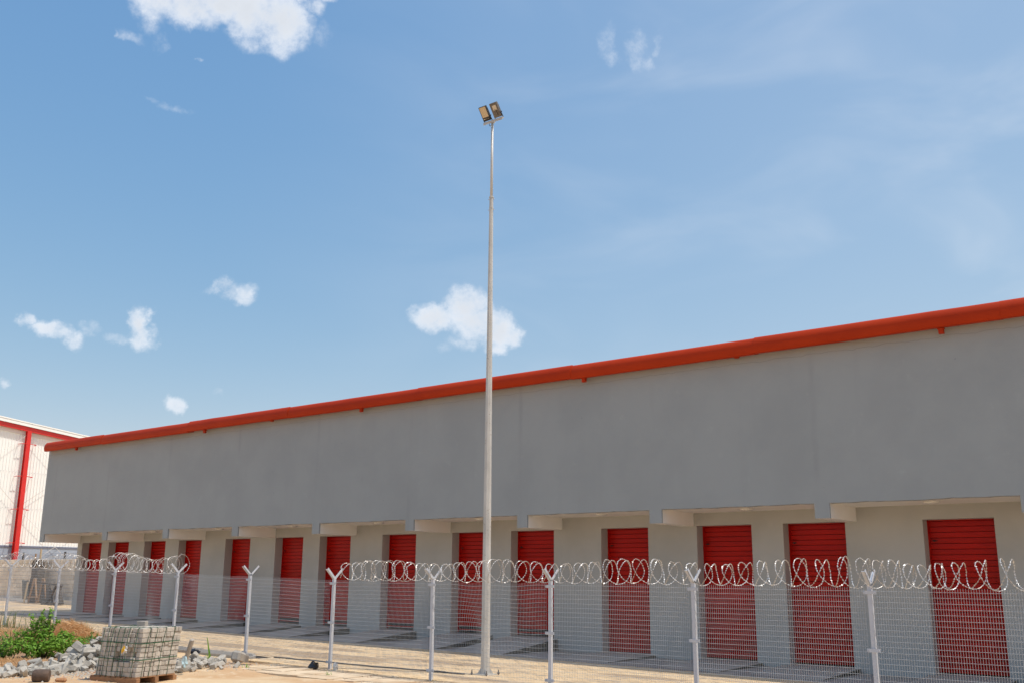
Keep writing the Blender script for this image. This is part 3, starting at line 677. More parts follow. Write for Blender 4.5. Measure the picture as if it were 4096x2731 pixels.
for (a, b, w) in [((-.75, 0, 0), (.05, 0, 1.02), .11), ((-.15, 0, 0), (-.72, 0, 1.02), .08), ((.05, .5, 0), (-.6, .5, 1.0), .08), ((.72, 0, 0), (.35, 0, 1.0), .09), ((-.85, 0, .05), (.85, .05, .06), .12), ((.0, .1, .0), (.42, .1, 1.0), .07)]:
    mb = MB(); mb.beam(a, b, w, .08); ob('leg' if abs(a[2] - b[2]) > .3 else 'rail', mb.mesh('trestle_bar', m_oldw), c)
mb = MB(); mb.beam((-57.6, 29.25, 1.70), (-54.2, 29.25, 1.50), .18, .07)
o = ob('plank', mb.mesh('plank', m_oldw), label='long dark plank lying across the two trestles', category='plank')
mb = MB(); mb.box(-.02, 1.0, 0, .05, 0, .72, 0)
mb.v = [(x, y, z + (.12 * (1 - x)) if z > .3 else z) for (x, y, z) in mb.v]
ob('board', mb.mesh('board', m_sheet), None, (-56.75, 29.45, g(-58)), (R(-8), 0, R(3)), label='dark grey board leaning below the plank', category='board')
mb = MB(); nn = 10
V = []
for j in range(7):
    for i in range(nn): V.append((-58.85 + i * .088 + (j - 3) * .012, 29.35 + .05 * math.sin(i * 1.9) + .02 * j, g(-60) + .15 + 1.08 * (1 - j / 6) + .02 * math.sin(i)))
F = [(j * nn + i, j * nn + i + 1, (j + 1) * nn + i + 1, (j + 1) * nn + i) for j in range(6) for i in range(nn - 1)]
mb.add(V, F, 0, True); o = ob('tarpaulin', mb.mesh('tarpaulin', m_cloth), label='grey-green cloth hanging off the left end of the plank', category='cloth')
sm_ = o.modifiers.new('thick', 'SOLIDIFY'); sm_.thickness = .03
mb = MB(); mb.beam((-57.62, 28.95, g(-59) - .02), (-57.50, 29.0, 1.66), .1, .06)
ob('plank', mb.mesh('post_pale', m_palew), label='pale upright plank beside the hanging cloth', category='plank')
mb = MB()
for i in range(9): mb.bbox(-.15, .15, -.1, .1, -.08, .08, .03, 0, Matrix.Translation((-55.6 + i * .2 + rnd.uniform(-.1, .1), 29.0 + rnd.uniform(-.2, .2), g(-56) + .03)) @ Matrix.Rotation(rnd.uniform(0, 3), 4, 'Z'))
ob('debris', mb.mesh('debris', m_oldw), kind='stuff')

# ------------------------------------------------------------------ mesh fence
FY = 16.4; SP = 3.132; X7 = -14.95
FX = [X7 + SP * k for k in range(-7, 7)]
fence = thing('mesh_fence', 'galvanised welded mesh security fence on Y-topped grey steel posts', 'fence')
def ztop(x):   # height of the post junction above datum
    if x > -19: return 2.045 - .0045 * max(0, x + 11)
    return 2.05 + .0185 * (-18.1 - x)
mb = MB(); mb.box(-.035, .035, -.03, .03, -2.25, 0, 0); m1 = mb.mesh('post', m_post)
def arm_mesh(sg):
    mb = MB(); L = .35; th = .006; w = .055
    a = Vector((0, 0, -.02)); d = Vector((0, sg * .72, .69)).normalized(); n = Vector((0, -sg * d.z, abs(d.y))) if 0 else Vector((1, 0, 0)).cross(d).normalized()
    for (u0, u1, v0, v1) in ((-.03, .03, -.004, .004), (.022, .03, -.004, .05 * (1)),):
        P = []
        for t_ in (0, L):
            for (u, v) in ((u0, v0), (u1, v0), (u1, v1), (u0, v1)): P.append(tuple(a + d * t_ + Vector((u, 0, 0)) + n * v * (1 if sg > 0 else -1)))
        mb.add(P, [(0, 1, 2, 3), (7, 6, 5, 4), (0, 4, 5, 1), (1, 5, 6, 2), (2, 6, 7, 3), (3, 7, 4, 0)], 0)
    return mb.mesh('arm', m_post)
arms = [arm_mesh(-1), arm_mesh(1)]
mb = MB(); mb.box(-.10, .105, -.045, -.031, -.028, .028, 0); mb.tube([(-.085, -.045, 0), (-.085, -.056, 0)], .011, 6); mb.tube([(.09, -.045, 0), (.09, -.056, 0)], .011, 6); brk = mb.mesh('clamp', m_post)
mb = MB(); mb.box(-.037, .037, -.032, .032, 0, .006, 0); capm = mb.mesh('post_cap', m_post)
for i, x in enumerate(FX):
    zt = ztop(x); tlt = rnd.uniform(-.006, .006)
    p = ob('post', m1, fence, (x, FY, zt), (0, tlt, 0))
    for a_ in arms: ob('arm', a_, p)
    ob('post_cap', capm, p)
    for dz in (-.10, -.985, -1.86): ob('clamp', brk, p, (0, 0, dz))
# mesh panels: the wires of one panel are one part; some panels are buckled as in the place
def panel(x0, x1, mode):
    mb = MB(); W_ = x1 - x0; nv = int(round(W_ / .0385)); nh = 24; H_ = 1.93
    def disp(u, v):   # u 0..1 across, v 0..1 up -> (dx, dy, dz)
        dx = dy = dz = 0
        dy += .006 * math.sin(u * 9 + x0) + .004 * math.sin(v * 7 + x0)
        if mode == 'buckle':   # pushed-in dent left of centre, loose left edge
            k = math.exp(-((u - .32) / .10) ** 2 - ((v - .52) / .22) ** 2)
            dx += .075 * k * math.sin((u - .32) * 16 + .6) + .03 * math.exp(-((u - .56) / .05) ** 2 - ((v - .97) / .06) ** 2)
            dy += .10 * k + .05 * math.sin(u * math.pi) * math.sin(v * 3)
            dz += -.03 * math.sin(u * math.pi) * v + .012 * math.sin(u * 17 + v * 5)
            dx += .02 * math.sin(v * 11) * math.exp(-(u / .05) ** 2)
        if mode == 'bulge':
            k = math.exp(-((u - .15) / .12) ** 2); dy += .07 * k * math.sin(v * 8) + .05 * math.sin(u * 5 + v * 2); dz += .01 * math.sin(u * 22) * v
        if mode == 'fold':
            k = math.exp(-((u - .5) / .16) ** 2 * 1.0 - ((v - .35) / .5) ** 2); dy += .16 * k; dx += .03 * k * (u - .5)
            dy += .03 * math.sin(u * 6)
        return dx, dy, dz
    seg = 1 if mode == 'flat' else 9
    hs = 4 if mode == 'flat' else 16
    def P(u, v, y=0):
        dx, dy, dz = disp(u, v); x = x0 + u * W_; zt = ztop(x) - .055
        return (x + dx, FY - .045 + dy + y, zt - H_ * (1 - v) + dz)
    for k in range(nv + 1):
        u = (k + .25) / (nv + .5); mb.tube([P(u, j / seg * 1.018) for j in range(seg + 1)], .0025, 4, 0, False, False)
    for k in range(nh):
        v = 1 - (k + .3) * .0845 / H_
        if v < 0: continue
        mb.tube([P(j / hs, v, -.005) for j in range(hs + 1)], .0025, 4, 0, False, False)
    return mb.mesh('mesh_panel', m_wire)
modes = {2: 'flat', 3: 'fold', 4: 'bulge', 7: 'buckle'}
for i in range(len(FX) - 1): ob('mesh_panel', panel(FX[i] + .07, FX[i + 1] - .07, modes.get(i, 'flat')), fence)
# a few tie wires on posts
for i, x in enumerate(FX):
    mb = MB(); z = ztop(x)
    mb.tube([(x + .034 + .004 * math.sin(k * 2.3), FY - .034 - .003 * math.sin(k * 1.7), z - .15 - k * .06) for k in range(22)], .0022, 3, 0, False)
    ob('tie_wire', mb.mesh('tie_wire', m_wire), fence)

# razor wire coils
def coil(x0, x1, pitchf, label, seed, rf):
    rr = random.Random(seed); wire = MB(); barb = MB()
    for hand, ph in ((1, 0.0), (-1, 2.4)):
        th = ph; x = x0; pts = []; step = 2 * math.pi / 28
        while x < x1:
            zc = ztop(x) + rf(x) - .03; r = rf(x) * (1 + .05 * math.sin(th * .37 + seed) + .03 * math.sin(th * 1.13))
            if hand < 0: r *= .97
            sk = .085 * math.cos(th + hand * .5) * hand + .02 * math.sin(th * .5 + seed)
            px = x + sk + .012 * math.sin(th * 1.31 + seed) + .02 * mnoise.noise(Vector((th * .8, hand, seed)))
            py = FY + r * math.cos(th * hand) * .92; pz = zc + r * math.sin(th * hand) * 1.0 + .012 * mnoise.noise(Vector((th * .5, hand + 9, seed)))
            pts.append(Vector((px, py, pz))); th += step; x += pitchf(x) * step / (2 * math.pi) * (1 + .06 * math.sin(x * 2.1 + seed))
        wire.tube(pts, .0027, 4, 0, False)
        for i in range(len(pts) - 1):
            for q in (.25,):
                p = pts[i].lerp(pts[i + 1], q + rr.uniform(-.1, .1)); t = (pts[i + 1] - pts[i]).normalized(); o_ = t.orthogonal().normalized()
                o_ = (Matrix.Rotation(rr.uniform(0, 6.28), 3, t) @ o_); w_ = t.cross(o_)
                a, b2 = .019, .013
                barb.add([tuple(p - t * a + o_ * .010), tuple(p + o_ * b2), tuple(p + t * a + o_ * .010), tuple(p - o_ * b2)], [(0, 1, 2, 3)], 0)
                barb.add([tuple(p - t * a * .6 + w_ * .007), tuple(p + w_ * b2 * .9), tuple(p + t * a * .6 - w_ * .007), tuple(p - w_ * b2 * .9)], [(0, 1, 2, 3)], 0)
    r_ = thing('razor_wire_coil', label, 'razor wire', (0, 0, 0), None, 'razor wire coils on the fence top')
    ob('wire', wire.mesh('wire', m_razor), r_); ob('barb', barb.mesh('barb', m_razor), r_, kind='stuff')
coil(-39.5, -24.15, lambda x: .28 if -30.5 < x < -29 or -27.3 < x < -25.2 else .40, 'denser razor wire coil over the left stretch of fence, ending at the fourth post', 3, lambda x: .20 + .045 * math.sin((x + 31) * 2.0) + (.03 if x > -27.5 else 0))
coil(-17.75, 5, lambda x: .345 if x < -5.7 else (.24 if x < -4.3 else .345), 'long looser razor wire coil running to the right from beside the sixth post', 8, lambda x: .205 + .022 * math.sin((x + 14) * 1.9) + (.03 if -6.2 < x < -5 else 0))

# ------------------------------------------------------------------ floodlight pole
PX, PY = -14.82, 18.06; pz = g(PX)
pole = thing('floodlight_pole', 'tall tapering galvanised floodlight pole standing in the yard behind the fence', 'light pole', (PX, PY, pz))
mb = MB(); mb.tube([(0, 0, .02), (0, 0, 4), (0, 0, 8), (0, 0, 11.35)], [.106, .091, .068, .049], 8, 0, False); ob('lower_pole', mb.mesh('lower_pole', m_galv), pole)
mb = MB(); mb.tube([(0, 0, 11.0), (0, 0, 13.35)], [.036, .032], 12, 0, True); ob('upper_pole', mb.mesh('upper_pole', m_galv), pole)
mb = MB()
for z in (11.33, 11.05):
    mb.tube([(0, 0, z - .012), (0, 0, z + .012)], [.060 - (z < 11.1) * .003] * 2, 8, 0, False)
    for k in range(4):
        a = k * math.pi / 2 + .3; mb.tube([(.04 * math.cos(a), .04 * math.sin(a), z - .05), (.085 * math.cos(a), .085 * math.sin(a), z - .05)], .009, 6)
ob('joint_collar', mb.mesh('joint_collar', m_galv), pole)
mb = MB(); mb.box(-.19, .19, -.19, .19, 0.0, .025, 0); ob('base_plate', mb.mesh('base_plate', m_galv), pole)
for k in range(4):
    a = k * math.pi / 2 + math.pi / 4; ca, sa = math.cos(a), math.sin(a)
    mb = MB(); mt = Matrix.Rotation(a, 4, 'Z')
    mb.add([(.095, -.006, .025), (.18, -.006, .025), (.095, -.006, .16), (.095, .006, .025), (.18, .006, .025), (.095, .006, .16)], [(0, 1, 2), (5, 4, 3), (1, 4, 5, 2)], 0, False, mt)
    ob('gusset', mb.mesh('gusset', m_galv), pole)
    mb = MB(); mb.tube([((.30 * ca), (.30 * sa), -.02), ((.30 * ca), (.30 * sa), .11)], .014, 6); mb.tube([((.30 * ca), (.30 * sa), .02), ((.30 * ca), (.30 * sa), .05)], .028, 6, 0, False)
    ob('anchor_bolt', mb.mesh('anchor_bolt', m_oldw), pole)
ZH = 13.37 - pz
mb = MB(); mb.box(-.26, .36, -.045, -.035, ZH - .05, ZH + .015, 0); mb.box(-.26, .36, -.045, .03, ZH + .012, ZH + .02, 0); mb.box(-.05, .05, -.05, .05, ZH - .03, ZH, 0)
ob('crossarm', mb.mesh('crossarm', m_galv), pole)
mb = MB(); mb.tube([(-.07, -.03, ZH - .02), (-.075, -.03, ZH - .10), (-.05, -.03, ZH - .12), (0, -.03, ZH - .105), (.02, -.03, ZH - .11)], .007, 5); ob('cable', mb.mesh('cable', m_blackmetal), pole)
for (cx, tall_, kind_) in ((-.125, .36, 0), (.225, .36, 1)):
    f_ = thing('floodlight', ['left floodlight on the crossarm, black with a sandy reflector face', 'right floodlight on the crossarm, grey face with a pale central block'][kind_], 'floodlight',
               (PX + cx, PY - .05, pz + ZH + .06), (R(38), 0, 0), 'pair of floodlights on the pole'); f_.scale = (.9, .9, .9)
    w = .125
    mb = MB(); mb.box(-w, w, -.02, .045, -.02, .40, 0); mb.box(-w + .02, w - .02, .045, .08, .05, .33, 0)
    for k in range(7): mb.box(-w + .025 + k * .031, -w + .030 + k * .031, .08, .11, .06, .32, 0)
    ob('housing', mb.mesh('lamp_housing', m_black if kind_ == 0 else m_led), f_)
    if kind_ == 0:
        mb = MB(); mb.add([(-w + .018, -.022, .09), (w - .018, -.022, .09), (w - .018, -.022, .385), (-w + .018, -.022, .385), (-w + .06, -.0215, .17), (w - .06, -.0215, .17), (w - .06, -.0215, .33), (-w + .06, -.0215, .33)],
                          [(0, 1, 5, 4), (1, 2, 6, 5), (2, 3, 7, 6), (3, 0, 4, 7), (4, 5, 6, 7)], 0)
        ob('reflector', mb.mesh('reflector', m_refl), f_)
        mb = MB(); mb.box(-.10, -.03, -.026, -.021, .035, .055, 0); mb.box(0, .03, -.026, -.021, .035, .045, 0); mb.box(.05, .08, -.026, -.021, .035, .045, 0); ob('clip', mb.mesh('clip', m_pale), f_)
    else:
        mb = MB(); mb.box(-.055, .075, -.026, -.021, .19, .33, 0); ob('led_block', mb.mesh('led_block', m_pale), f_)
        mb = MB(); mb.box(.03, .04, -.03, -.021, .04, .18, 0); mb.box(-.02, .06, -.028, -.0265, .205, .215, 0); ob('clip', mb.mesh('clip2', m_oldw), f_)
    mb = MB()
    for sg in (-1, 1): mb.beam((sg * (w + .012), .02, .10), (sg * (w + .012), .03, -.06), .006, .03)
    mb.tube([(w + .01, .02, .1), (w + .045, .02, .1)], .014, 6); ob('bracket', mb.mesh('bracket', m_black), f_)

# ------------------------------------------------------------------ strapped pallet of pavers
ca = R(13.2); PC = Vector((-18.35, 11.61, 0)); U = Vector((-math.cos(ca), -math.sin(ca), 0)); Vv = Vector((-math.sin(ca), math.cos(ca), 0))
zg = T(PC.x, PC.y)
pl = thing('pallet', 'red-brown timber pallet under the stack of grey pavers', 'pallet', (PC.x, PC.y, zg - .005), (0, 0, math.atan2(-U.y, -U.x)))
# local frame: +x = towards -U (right), so the pallet extends to -x (left face) and +y (away)
for k, y in enumerate((-.03, .47, .97)):
    mb = MB(); mb.bbox(-1.20, .05, y, y + .10, 0, .105, .006); ob('stringer', mb.mesh('stringer', m_palletw), pl)
for k in range(9):
    mb = MB(); x = -1.19 + k * .137; mb.bbox(x, x + .105, -.02, 1.06, .106, .126, .003); ob('deck_board', mb.mesh('deck_board', m_palletw), pl)
stack = thing('paver_stack', 'large stack of grey cement pavers strapped with green bands, standing on the pallet', 'stack', (PC.x, PC.y, zg + .122), (0, 0, math.atan2(-U.y, -U.x)))
mb = MB(); mb.bbox(.002, .203, .002, .100, 0, .088, .007); pstretch = mb.mesh('paver', m_paverblk)      # long side along x
mb = MB(); mb.bbox(.002, .100, .002, .203, 0, .088, .007); phead = mb.mesh('paver', m_paverblk)
LH = .0925; NL = 10
def lean(z): return (.055 * z, .075 * z)
cnt = 0
core = MB()
for L_ in range(NL):
    z = L_ * LH; lx, ly = lean(z)
    # front-left face (y = 0 side): mostly headers seen end-on, along -x
    for k in range(10):
        x = -1.10 + k * .110 + rnd.uniform(-.003, .003)
        hole = (5 <= k <= 7) and (3 <= L_ <= 5) or (k == 4 and L_ in (3, 4)) or (k in (8,) and L_ == 4)
        dy = rnd.uniform(-.012, .012) + (.10 if hole else 0) + (.02 * math.sin(k * 1.3 + L_ * .5))
        if L_ == NL - 1 and k in (): continue
        ob('paver', phead, stack, (x + lx, dy + ly, z + rnd.uniform(-.002, .002)), (0, 0, R(rnd.uniform(-1.5, 1.5)))); cnt += 1
    # right face (x = 0 side): headers and stretchers, along +y
    y = .215; 
    while y < 1.0:
        if (L_ + int(y * 5)) % 2 or y > .9:
            ob('paver', pstretch, stack, (-.205 + lx + rnd.uniform(-.01, .01), y + ly, z + rnd.uniform(-.002, .002)), (0, 0, R(rnd.uniform(-1.2, 1.2)))); y += .106; cnt += 1
        else:
            ob('paver', phead, stack, (-.102 + lx + rnd.uniform(-.01, .01), y + ly, z + rnd.uniform(-.002, .002)), (0, 0, R(rnd.uniform(-1.2, 1.2)))); y += .209; cnt += 1
    # left end, seen on the skyline only
    for k in range(3): ob('paver', phead, stack, (-1.10 + lx, .22 + k * .22 + ly, z)); cnt += 1
    core.box(-.985 + lx, -.21 + lx, .31 + ly, .98 + ly, z - .001, z + LH - .003)
for k in range(7):   # visible top course
    for j in range(3):
        lx, ly = lean(.93)
        ob('paver', phead, stack, (-.98 + k * .112 + lx, .23 + j * .235 + ly + rnd.uniform(-.01, .01), NL * LH - LH * .96 + rnd.uniform(-.004, .006)), (0, 0, R(rnd.uniform(-2, 2))))
ob('inner_paver', core.mesh('inner_paver', m_paverblk), stack, kind='stuff')
def strap(pts, w=.016):
    mb = MB()
    for a, b in zip(pts[:-1], pts[1:]): mb.beam(a, b, w, .004, 0, (0, 0, 1))
    return mb
HS = NL * LH
for x in (-1.03, -.9, -.78, -.63, -.49, -.36, -.16 + .02):   # vertical bands over the front-left face
    l1 = lean(HS); b = rnd.uniform(-.03, .03)
    mb = MB(); P_ = [(x + b * .0, -.018, -.02), (x + .02 + b * .4, -.024 + ly * .2, HS * .35), (x + .035 + b * .5, -.02 + .03, HS * .7), (x + .05, -.022 + l1[1], HS - .003), (x + .06, .5 + l1[1], HS - .004), (x + .06, 1.0 + l1[1], HS - .005)]
    for a, c2 in zip(P_[:-1], P_[1:]): mb.beam(a, c2, .012, .003, 0, (1, 0, 0))
    ob('strap', mb.mesh('strap', m_strap), stack)
for y in (.17, .36, .6, .86):   # vertical bands over the right face
    l1 = lean(HS); b = rnd.uniform(-.02, .02)
    mb = MB(); P_ = [(.018, y - .06, -.02), (.03, y - .03 + b, HS * .35), (.045, y + .0 + b, HS * .7), (.02 + l1[0], y + .05, HS - .003), (-.5, y + .07, HS - .004), (-1.1, y + .07, HS - .005)]
    for a, c2 in zip(P_[:-1], P_[1:]): mb.beam(a, c2, .012, .003, 0, (0, 1, 0))
    ob('strap', mb.mesh('strap', m_strap), stack)
for z in (.33, .64):   # horizontal bands right round
    lx, ly = lean(z); mb = MB()
    P_ = [(-1.12 + lx, 1.03 + ly, z), (-1.125 + lx, -.02 + ly, z + .01), (-.55 + lx, -.028 + ly, z - .004), (.012 + lx, -.03 + ly, z - .012), (.022 + lx, .5 + ly, z), (.02 + lx, 1.02 + ly, z + .012), (-1.12 + lx, 1.03 + ly, z)]
    for a, c2 in zip(P_[:-1], P_[1:]): mb.beam(a, c2, .005, .016, 0, (0, 0, 1))
    ob('strap', mb.mesh('strap', m_strap), stack)
# loose pavers on top
LT = stack.matrix_basis if False else Matrix.Translation((PC.x, PC.y, zg + .122)) @ Matrix.Rotation(math.atan2(-U.y, -U.x), 4, 'Z')
p = LT @ Vector((-.45, .35, HS + .022))
mb = MB(); mb.bbox(0, .205, 0, .102, 0, .096, .006); ob('paver', mb.mesh('loose_paver', m_paverblk), None, p, (0, 0, R(13 + 4)), label='single loose grey paver lying on top of the strapped stack', category='paver')
p = LT @ Vector((-.33, -.045, .50))
bag = MB(); rb = random.Random(4)
def crumple(mb, r, n=26, sc=(1, 1, 1), mi=0, seed=1):
    rb = random.Random(seed); V = []; F = []; A = 7; B = 9
    for i in range(A + 1):
        for j in range(B):
            t1 = math.pi * i / A; p1 = 2 * math.pi * j / B; q = r * rb.uniform(.55, 1.15)
            V.append((q * sc[0] * math.sin(t1) * math.cos(p1), q * sc[1] * math.sin(t1) * math.sin(p1), q * sc[2] * math.cos(t1)))
    for i in range(A):
        for j in range(B): F.append((i * B + j, (i + 1) * B + j, (i + 1) * B + (j + 1) % B, i * B + (j + 1) % B))
    mb.add(V, F, mi)
crumple(bag, .085, sc=(1, .45, 1.15), seed=5); me = bag.mesh('plastic_wrap', m_plclear)
w_ = ob('plastic_wrapper', me, None, p, (0, R(20), R(13)), label='crumpled clear and yellow plastic wrapper caught in the front of the paver stack', category='wrapper')
mb = MB(); crumple(mb, .05, sc=(.7, .5, 1.6), seed=9); ob('printed_part', mb.mesh('printed_part', m_plyell), w_, (.0, -.03, .02))

# ------------------------------------------------------------------ rubble
def chunk_mesh(seed, kind):
    rr = random.Random(seed); mb = MB()
    if kind == 'brick': a, b, c_ = .21, .105, .095
    elif kind == 'kerb': a, b, c_ = rr.uniform(.24, .4), .13, .13
    else: a, b, c_ = rr.uniform(.14, .26), rr.uniform(.1, .18), rr.uniform(.08, .14)
    mb.bbox(-a / 2, a / 2, -b / 2, b / 2, -c_ / 2, c_ / 2, .02 if kind != 'brick' else .008)
    j = {'brick': .003, 'kerb': .015, 'rock': .02}[kind]
    cut = Vector((rr.uniform(-1, 1), rr.uniform(-1, 1), rr.uniform(-1, 1))).normalized(); lim = rr.uniform(.5, .8) * max(a, b, c_) / 2
    nv = []
    for p in mb.v:
        q = Vector(p) + Vector((rr.uniform(-j, j), rr.uniform(-j, j), rr.uniform(-j, j)))
        if kind != 'brick':
            d = q.dot(cut)
            if d > lim: q -= cut * (d - lim)
        nv.append(tuple(q))
    mb.v = nv
    return mb.mesh('concrete_chunk', m_chunk)
CH = [chunk_mesh(100 + i, k) for i, k in enumerate(['brick'] * 5 + ['kerb'] * 7 + ['rock'] * 6)]
def heap(x, y, parts):
    return sum(h * math.exp(-((x - cx) / sx) ** 2 - ((y - cy) / sy) ** 2) for (cx, cy, sx, sy, h) in parts)
LEFT = [(-21.35, 12.95, .8, .7, .52), (-22.4, 12.2, .9, .45, .10)]
RIGHT = [(-20.15, 14.1, .4, .45, .15)]
def scatter(n, gen, hp, label, group, zs=.05, smin=.7, smax=1.2, kinds=None):
    for i in range(n):
        x, y = gen(); s_ = rnd.uniform(smin, smax); z = T(x, y) + heap(x, y, hp) * rnd.uniform(.6, 1.0) + zs * s_
        ci = rnd.choice(kinds or range(len(CH))); kn = 'whole grey paver tumbled' if ci < 5 else ('squared piece of broken kerb stone' if ci < 12 else 'rough lump of broken concrete')
        o = ob('concrete_chunk', CH[ci], None, (x, y, z), (rnd.uniform(-.7, .7), rnd.uniform(-.7, .7), rnd.uniform(0, 6.28)), label=kn + label, category='concrete chunk', group=group + (' (pavers)' if ci < 5 else ' (kerb pieces)' if ci < 12 else ' (lumps)'))
        o.scale = (s_, s_, s_)
def genL():
    while True:
        t_ = rnd.random()
        if t_ < .55: x = rnd.gauss(-21.3, .6); y = rnd.gauss(12.75, .55)
        else: q_ = rnd.random(); b_ = rnd.random() ** 1.3 * 1.5; x = -20.6 - .55 * q_ - .87 * b_; y = 11.9 - 1.95 * q_ + .5 * b_
        lx_ = (Vector((x, y, 0)) - PC); a = lx_.dot(U); b = lx_.dot(Vv)
        if -.2 < a < 1.38 and -.15 < b < 1.25: continue
        return x, y
def genR():
    while True:
        x = rnd.gauss(-20.12, .33); y = rnd.gauss(14.1, .42)
        lx_ = (Vector((x, y, 0)) - PC); a = lx_.dot(U); b = lx_.dot(Vv)
        if -.2 < a < 1.38 and -.15 < b < 1.25: continue
        if y > 14.95 or y < 13.1: continue
        return x, y
scatter(200, genL, LEFT, ' in the rubble heap left of the pallet', 'left rubble heap')
scatter(92, genR, RIGHT, ' in the smaller rubble heap right of the pallet', 'right rubble heap', smin=.55, smax=1.0)
for (x, y) in ((-20.55, 15.05), (-20.75, 15.25), (-20.35, 15.1), (-20.9, 15.45), (-19.72, 13.55), (-19.85, 14.0)):
    scatter(1, lambda: (x, y), RIGHT, ' in the smaller rubble heap right of the pallet', 'right rubble heap')
# gravel and crumbs
mb = MB(); rr = random.Random(12)
def stone(mb, x, y, z, s_):
    V = [(x + s_ * rr.uniform(.6, 1), y + rr.uniform(-.3, .3) * s_, z), (x - s_ * rr.uniform(.6, 1), y + rr.uniform(-.3, .3) * s_, z), (x, y + s_ * rr.uniform(.6, 1), z), (x, y - s_ * rr.uniform(.6, 1), z), (x + rr.uniform(-.3, .3) * s_, y, z + s_ * rr.uniform(.5, .9)), (x, y, z - s_ * .4)]
    mb.add(V, [(0, 2, 4), (2, 1, 4), (1, 3, 4), (3, 0, 4), (2, 0, 5), (1, 2, 5), (3, 1, 5), (0, 3, 5)], rr.choice((0, 0, 0, 1, 2)))
for i in range(5200):
    q = rr.random()
    if q < .36: x, y = rr.gauss(-21.0, .8), rr.gauss(11.9, .5); s_ = rr.uniform(.012, .045)
    elif q < .5: q_ = rr.random(); b_ = rr.random() * 1.6 - .2; x = -20.6 - .55 * q_ - .87 * b_; y = 11.9 - 1.95 * q_ + .5 * b_; s_ = rr.uniform(.012, .04)
    elif q < .66: x, y = rr.gauss(-20.4, .6), rr.gauss(14.6, .6); s_ = rr.uniform(.01, .035)
    elif q < .74: x, y = rr.gauss(-21.6, .9), rr.gauss(16.3, .45); s_ = rr.uniform(.01, .03)
    elif q < .90: x = rr.uniform(-20, -3); y = 16.3 - abs(rr.gauss(0, .55)); s_ = rr.uniform(.006, .02)
    else: x = rr.uniform(-24, -4); y = rr.uniform(9.5, 16); s_ = rr.uniform(.005, .018)
    stone(mb, x, y, T(x, y) + (.04 if (y > 14.9 and x > -19.6 and y < 16.3) else 0) + heap(x, y, LEFT) * .6 + heap(x, y, RIGHT) * .6, s_)
m_peb1 = mat('pale_gravel', (.46, .425, .37), (.37, .34, .29), 20, rough=.95); m_peb2 = mat('reddish_gravel', (.45, .28, .19), rough=.95); m_peb3 = mat('sand_gravel', (.52, .40, .27), rough=.95)
ob('gravel', mb.mesh('gravel', [m_peb1, m_peb2, m_peb3]), kind='stuff')

# loose single things
mb = MB(); n = 14
prof = [(0, .11), (.03, .135), (.2, .14), (.33, .135), (.36, .12)]
V = []
for (x, r) in prof:
    for k in range(n): a = 2 * math.pi * k / n; V.append((x, r * math.cos(a) * (1 + .04 * math.sin(3 * a)), r * math.sin(a)))
F = [(i * n + j, i * n + (j + 1) % n, (i + 1) * n + (j + 1) % n, (i + 1) * n + j) for i in range(len(prof) - 1) for j in range(n)]
mb.add(V, F, 0, True); mb.add([V[k] for k in range(n)], [tuple(range(n - 1, -1, -1))], 0); mb.add(V[-n:], [tuple(range(n))], 0)
ob('log', mb.mesh('log', m_log), None, (-19.96, 10.38, T(-19.9, 10.4) + .115), (0, 0, R(48)), label='short thick brown log lying in front of the left rubble', category='log').scale = (.85, .9, .9)
mb = MB(); mb.bbox(-.11, .11, -.05, .05, -.04, .04, .03); ob('clay_lump', mb.mesh('clay_lump', m_redbrick), None, (-19.62, 10.78, T(-19.6, 10.8) + .04), (0, 0, R(40)), label='small orange clay lump beside the log', category='lump')
def bagob(name, label, cat, loc, r, sc_, m, seed, rot=(0, 0, 0)):
    mb = MB(); crumple(mb, r, sc=sc_, seed=seed); return ob(name, mb.mesh(name, m), None, loc, rot, label=label, category=cat)
bagob('plastic_bag', 'black plastic bag lying at the foot of the fence by the sixth post', 'bag', (-18.32, 16.12, g(-18.3) + .07), .15, (1.0, .8, .7), m_plblack, 21)
bagob('plastic_bag', 'crumpled clear plastic bag just right of the sixth post foot', 'bag', (-17.68, 16.2, g(-17.7) + .07), .10, (.7, .6, 1.1), m_plclear, 22)
bagob('plastic_bag', 'black plastic scrap on top of the right rubble heap', 'bag', (-21.0, 14.75, T(-21, 14.75) + .27), .2, (1.3, .6, .35), m_plblack, 23)
bagob('plastic_bag', 'pale blue plastic scrap between the paver stack and the right rubble', 'bag', (-19.15, 13.25, g(-19) + .25), .09, (.6, .8, 1.4), m_plblue, 24)
mb = MB(); mb.bbox(-.035, .035, -.06, .06, -.33, .33, .02); ob('concrete_bar', mb.mesh('concrete_bar', m_kerb), None, (-19.32, 13.42, g(-19) + .42), (R(12), R(20), R(30)), label='thin concrete bar leaning upright against the right side of the paver stack', category='bar')
mb = MB(); hp_ = []
for k in range(41):
    a = k / 40; x = -21.1 + 6.0 * a; y = 17.22 + .45 * a + .05 * math.sin(a * 9) + .02 * math.sin(a * 31); hp_.append((x, y, g(x) + .022 + .004 * math.sin(a * 40)))
mb.tube(hp_, .017, 6); ob('hose', mb.mesh('hose', m_hose), label='thin dark hose lying on the paving inside the fence, ending near the light pole', category='hose')
mb = MB(); mb.tube([(-23.9 + .2 * k, 10.9 - .07 * k + .05 * math.sin(k * .7), T(-23.9 + .2 * k, 10.9 - .07 * k) + .05 + .03 * math.sin(k * .9)) for k in range(16)], .008, 5)
ob('cord', mb.mesh('cord', m_strap), label='thin green cord lying along the front of the left rubble', category='cord')
bagob('old_shoe', 'dark lump lying on the soil at the left edge', 'lump', (-25.3, 12.35, T(-25.3, 12.35) + .05), .13, (1.2, .6, .5), m_plblack, 25)

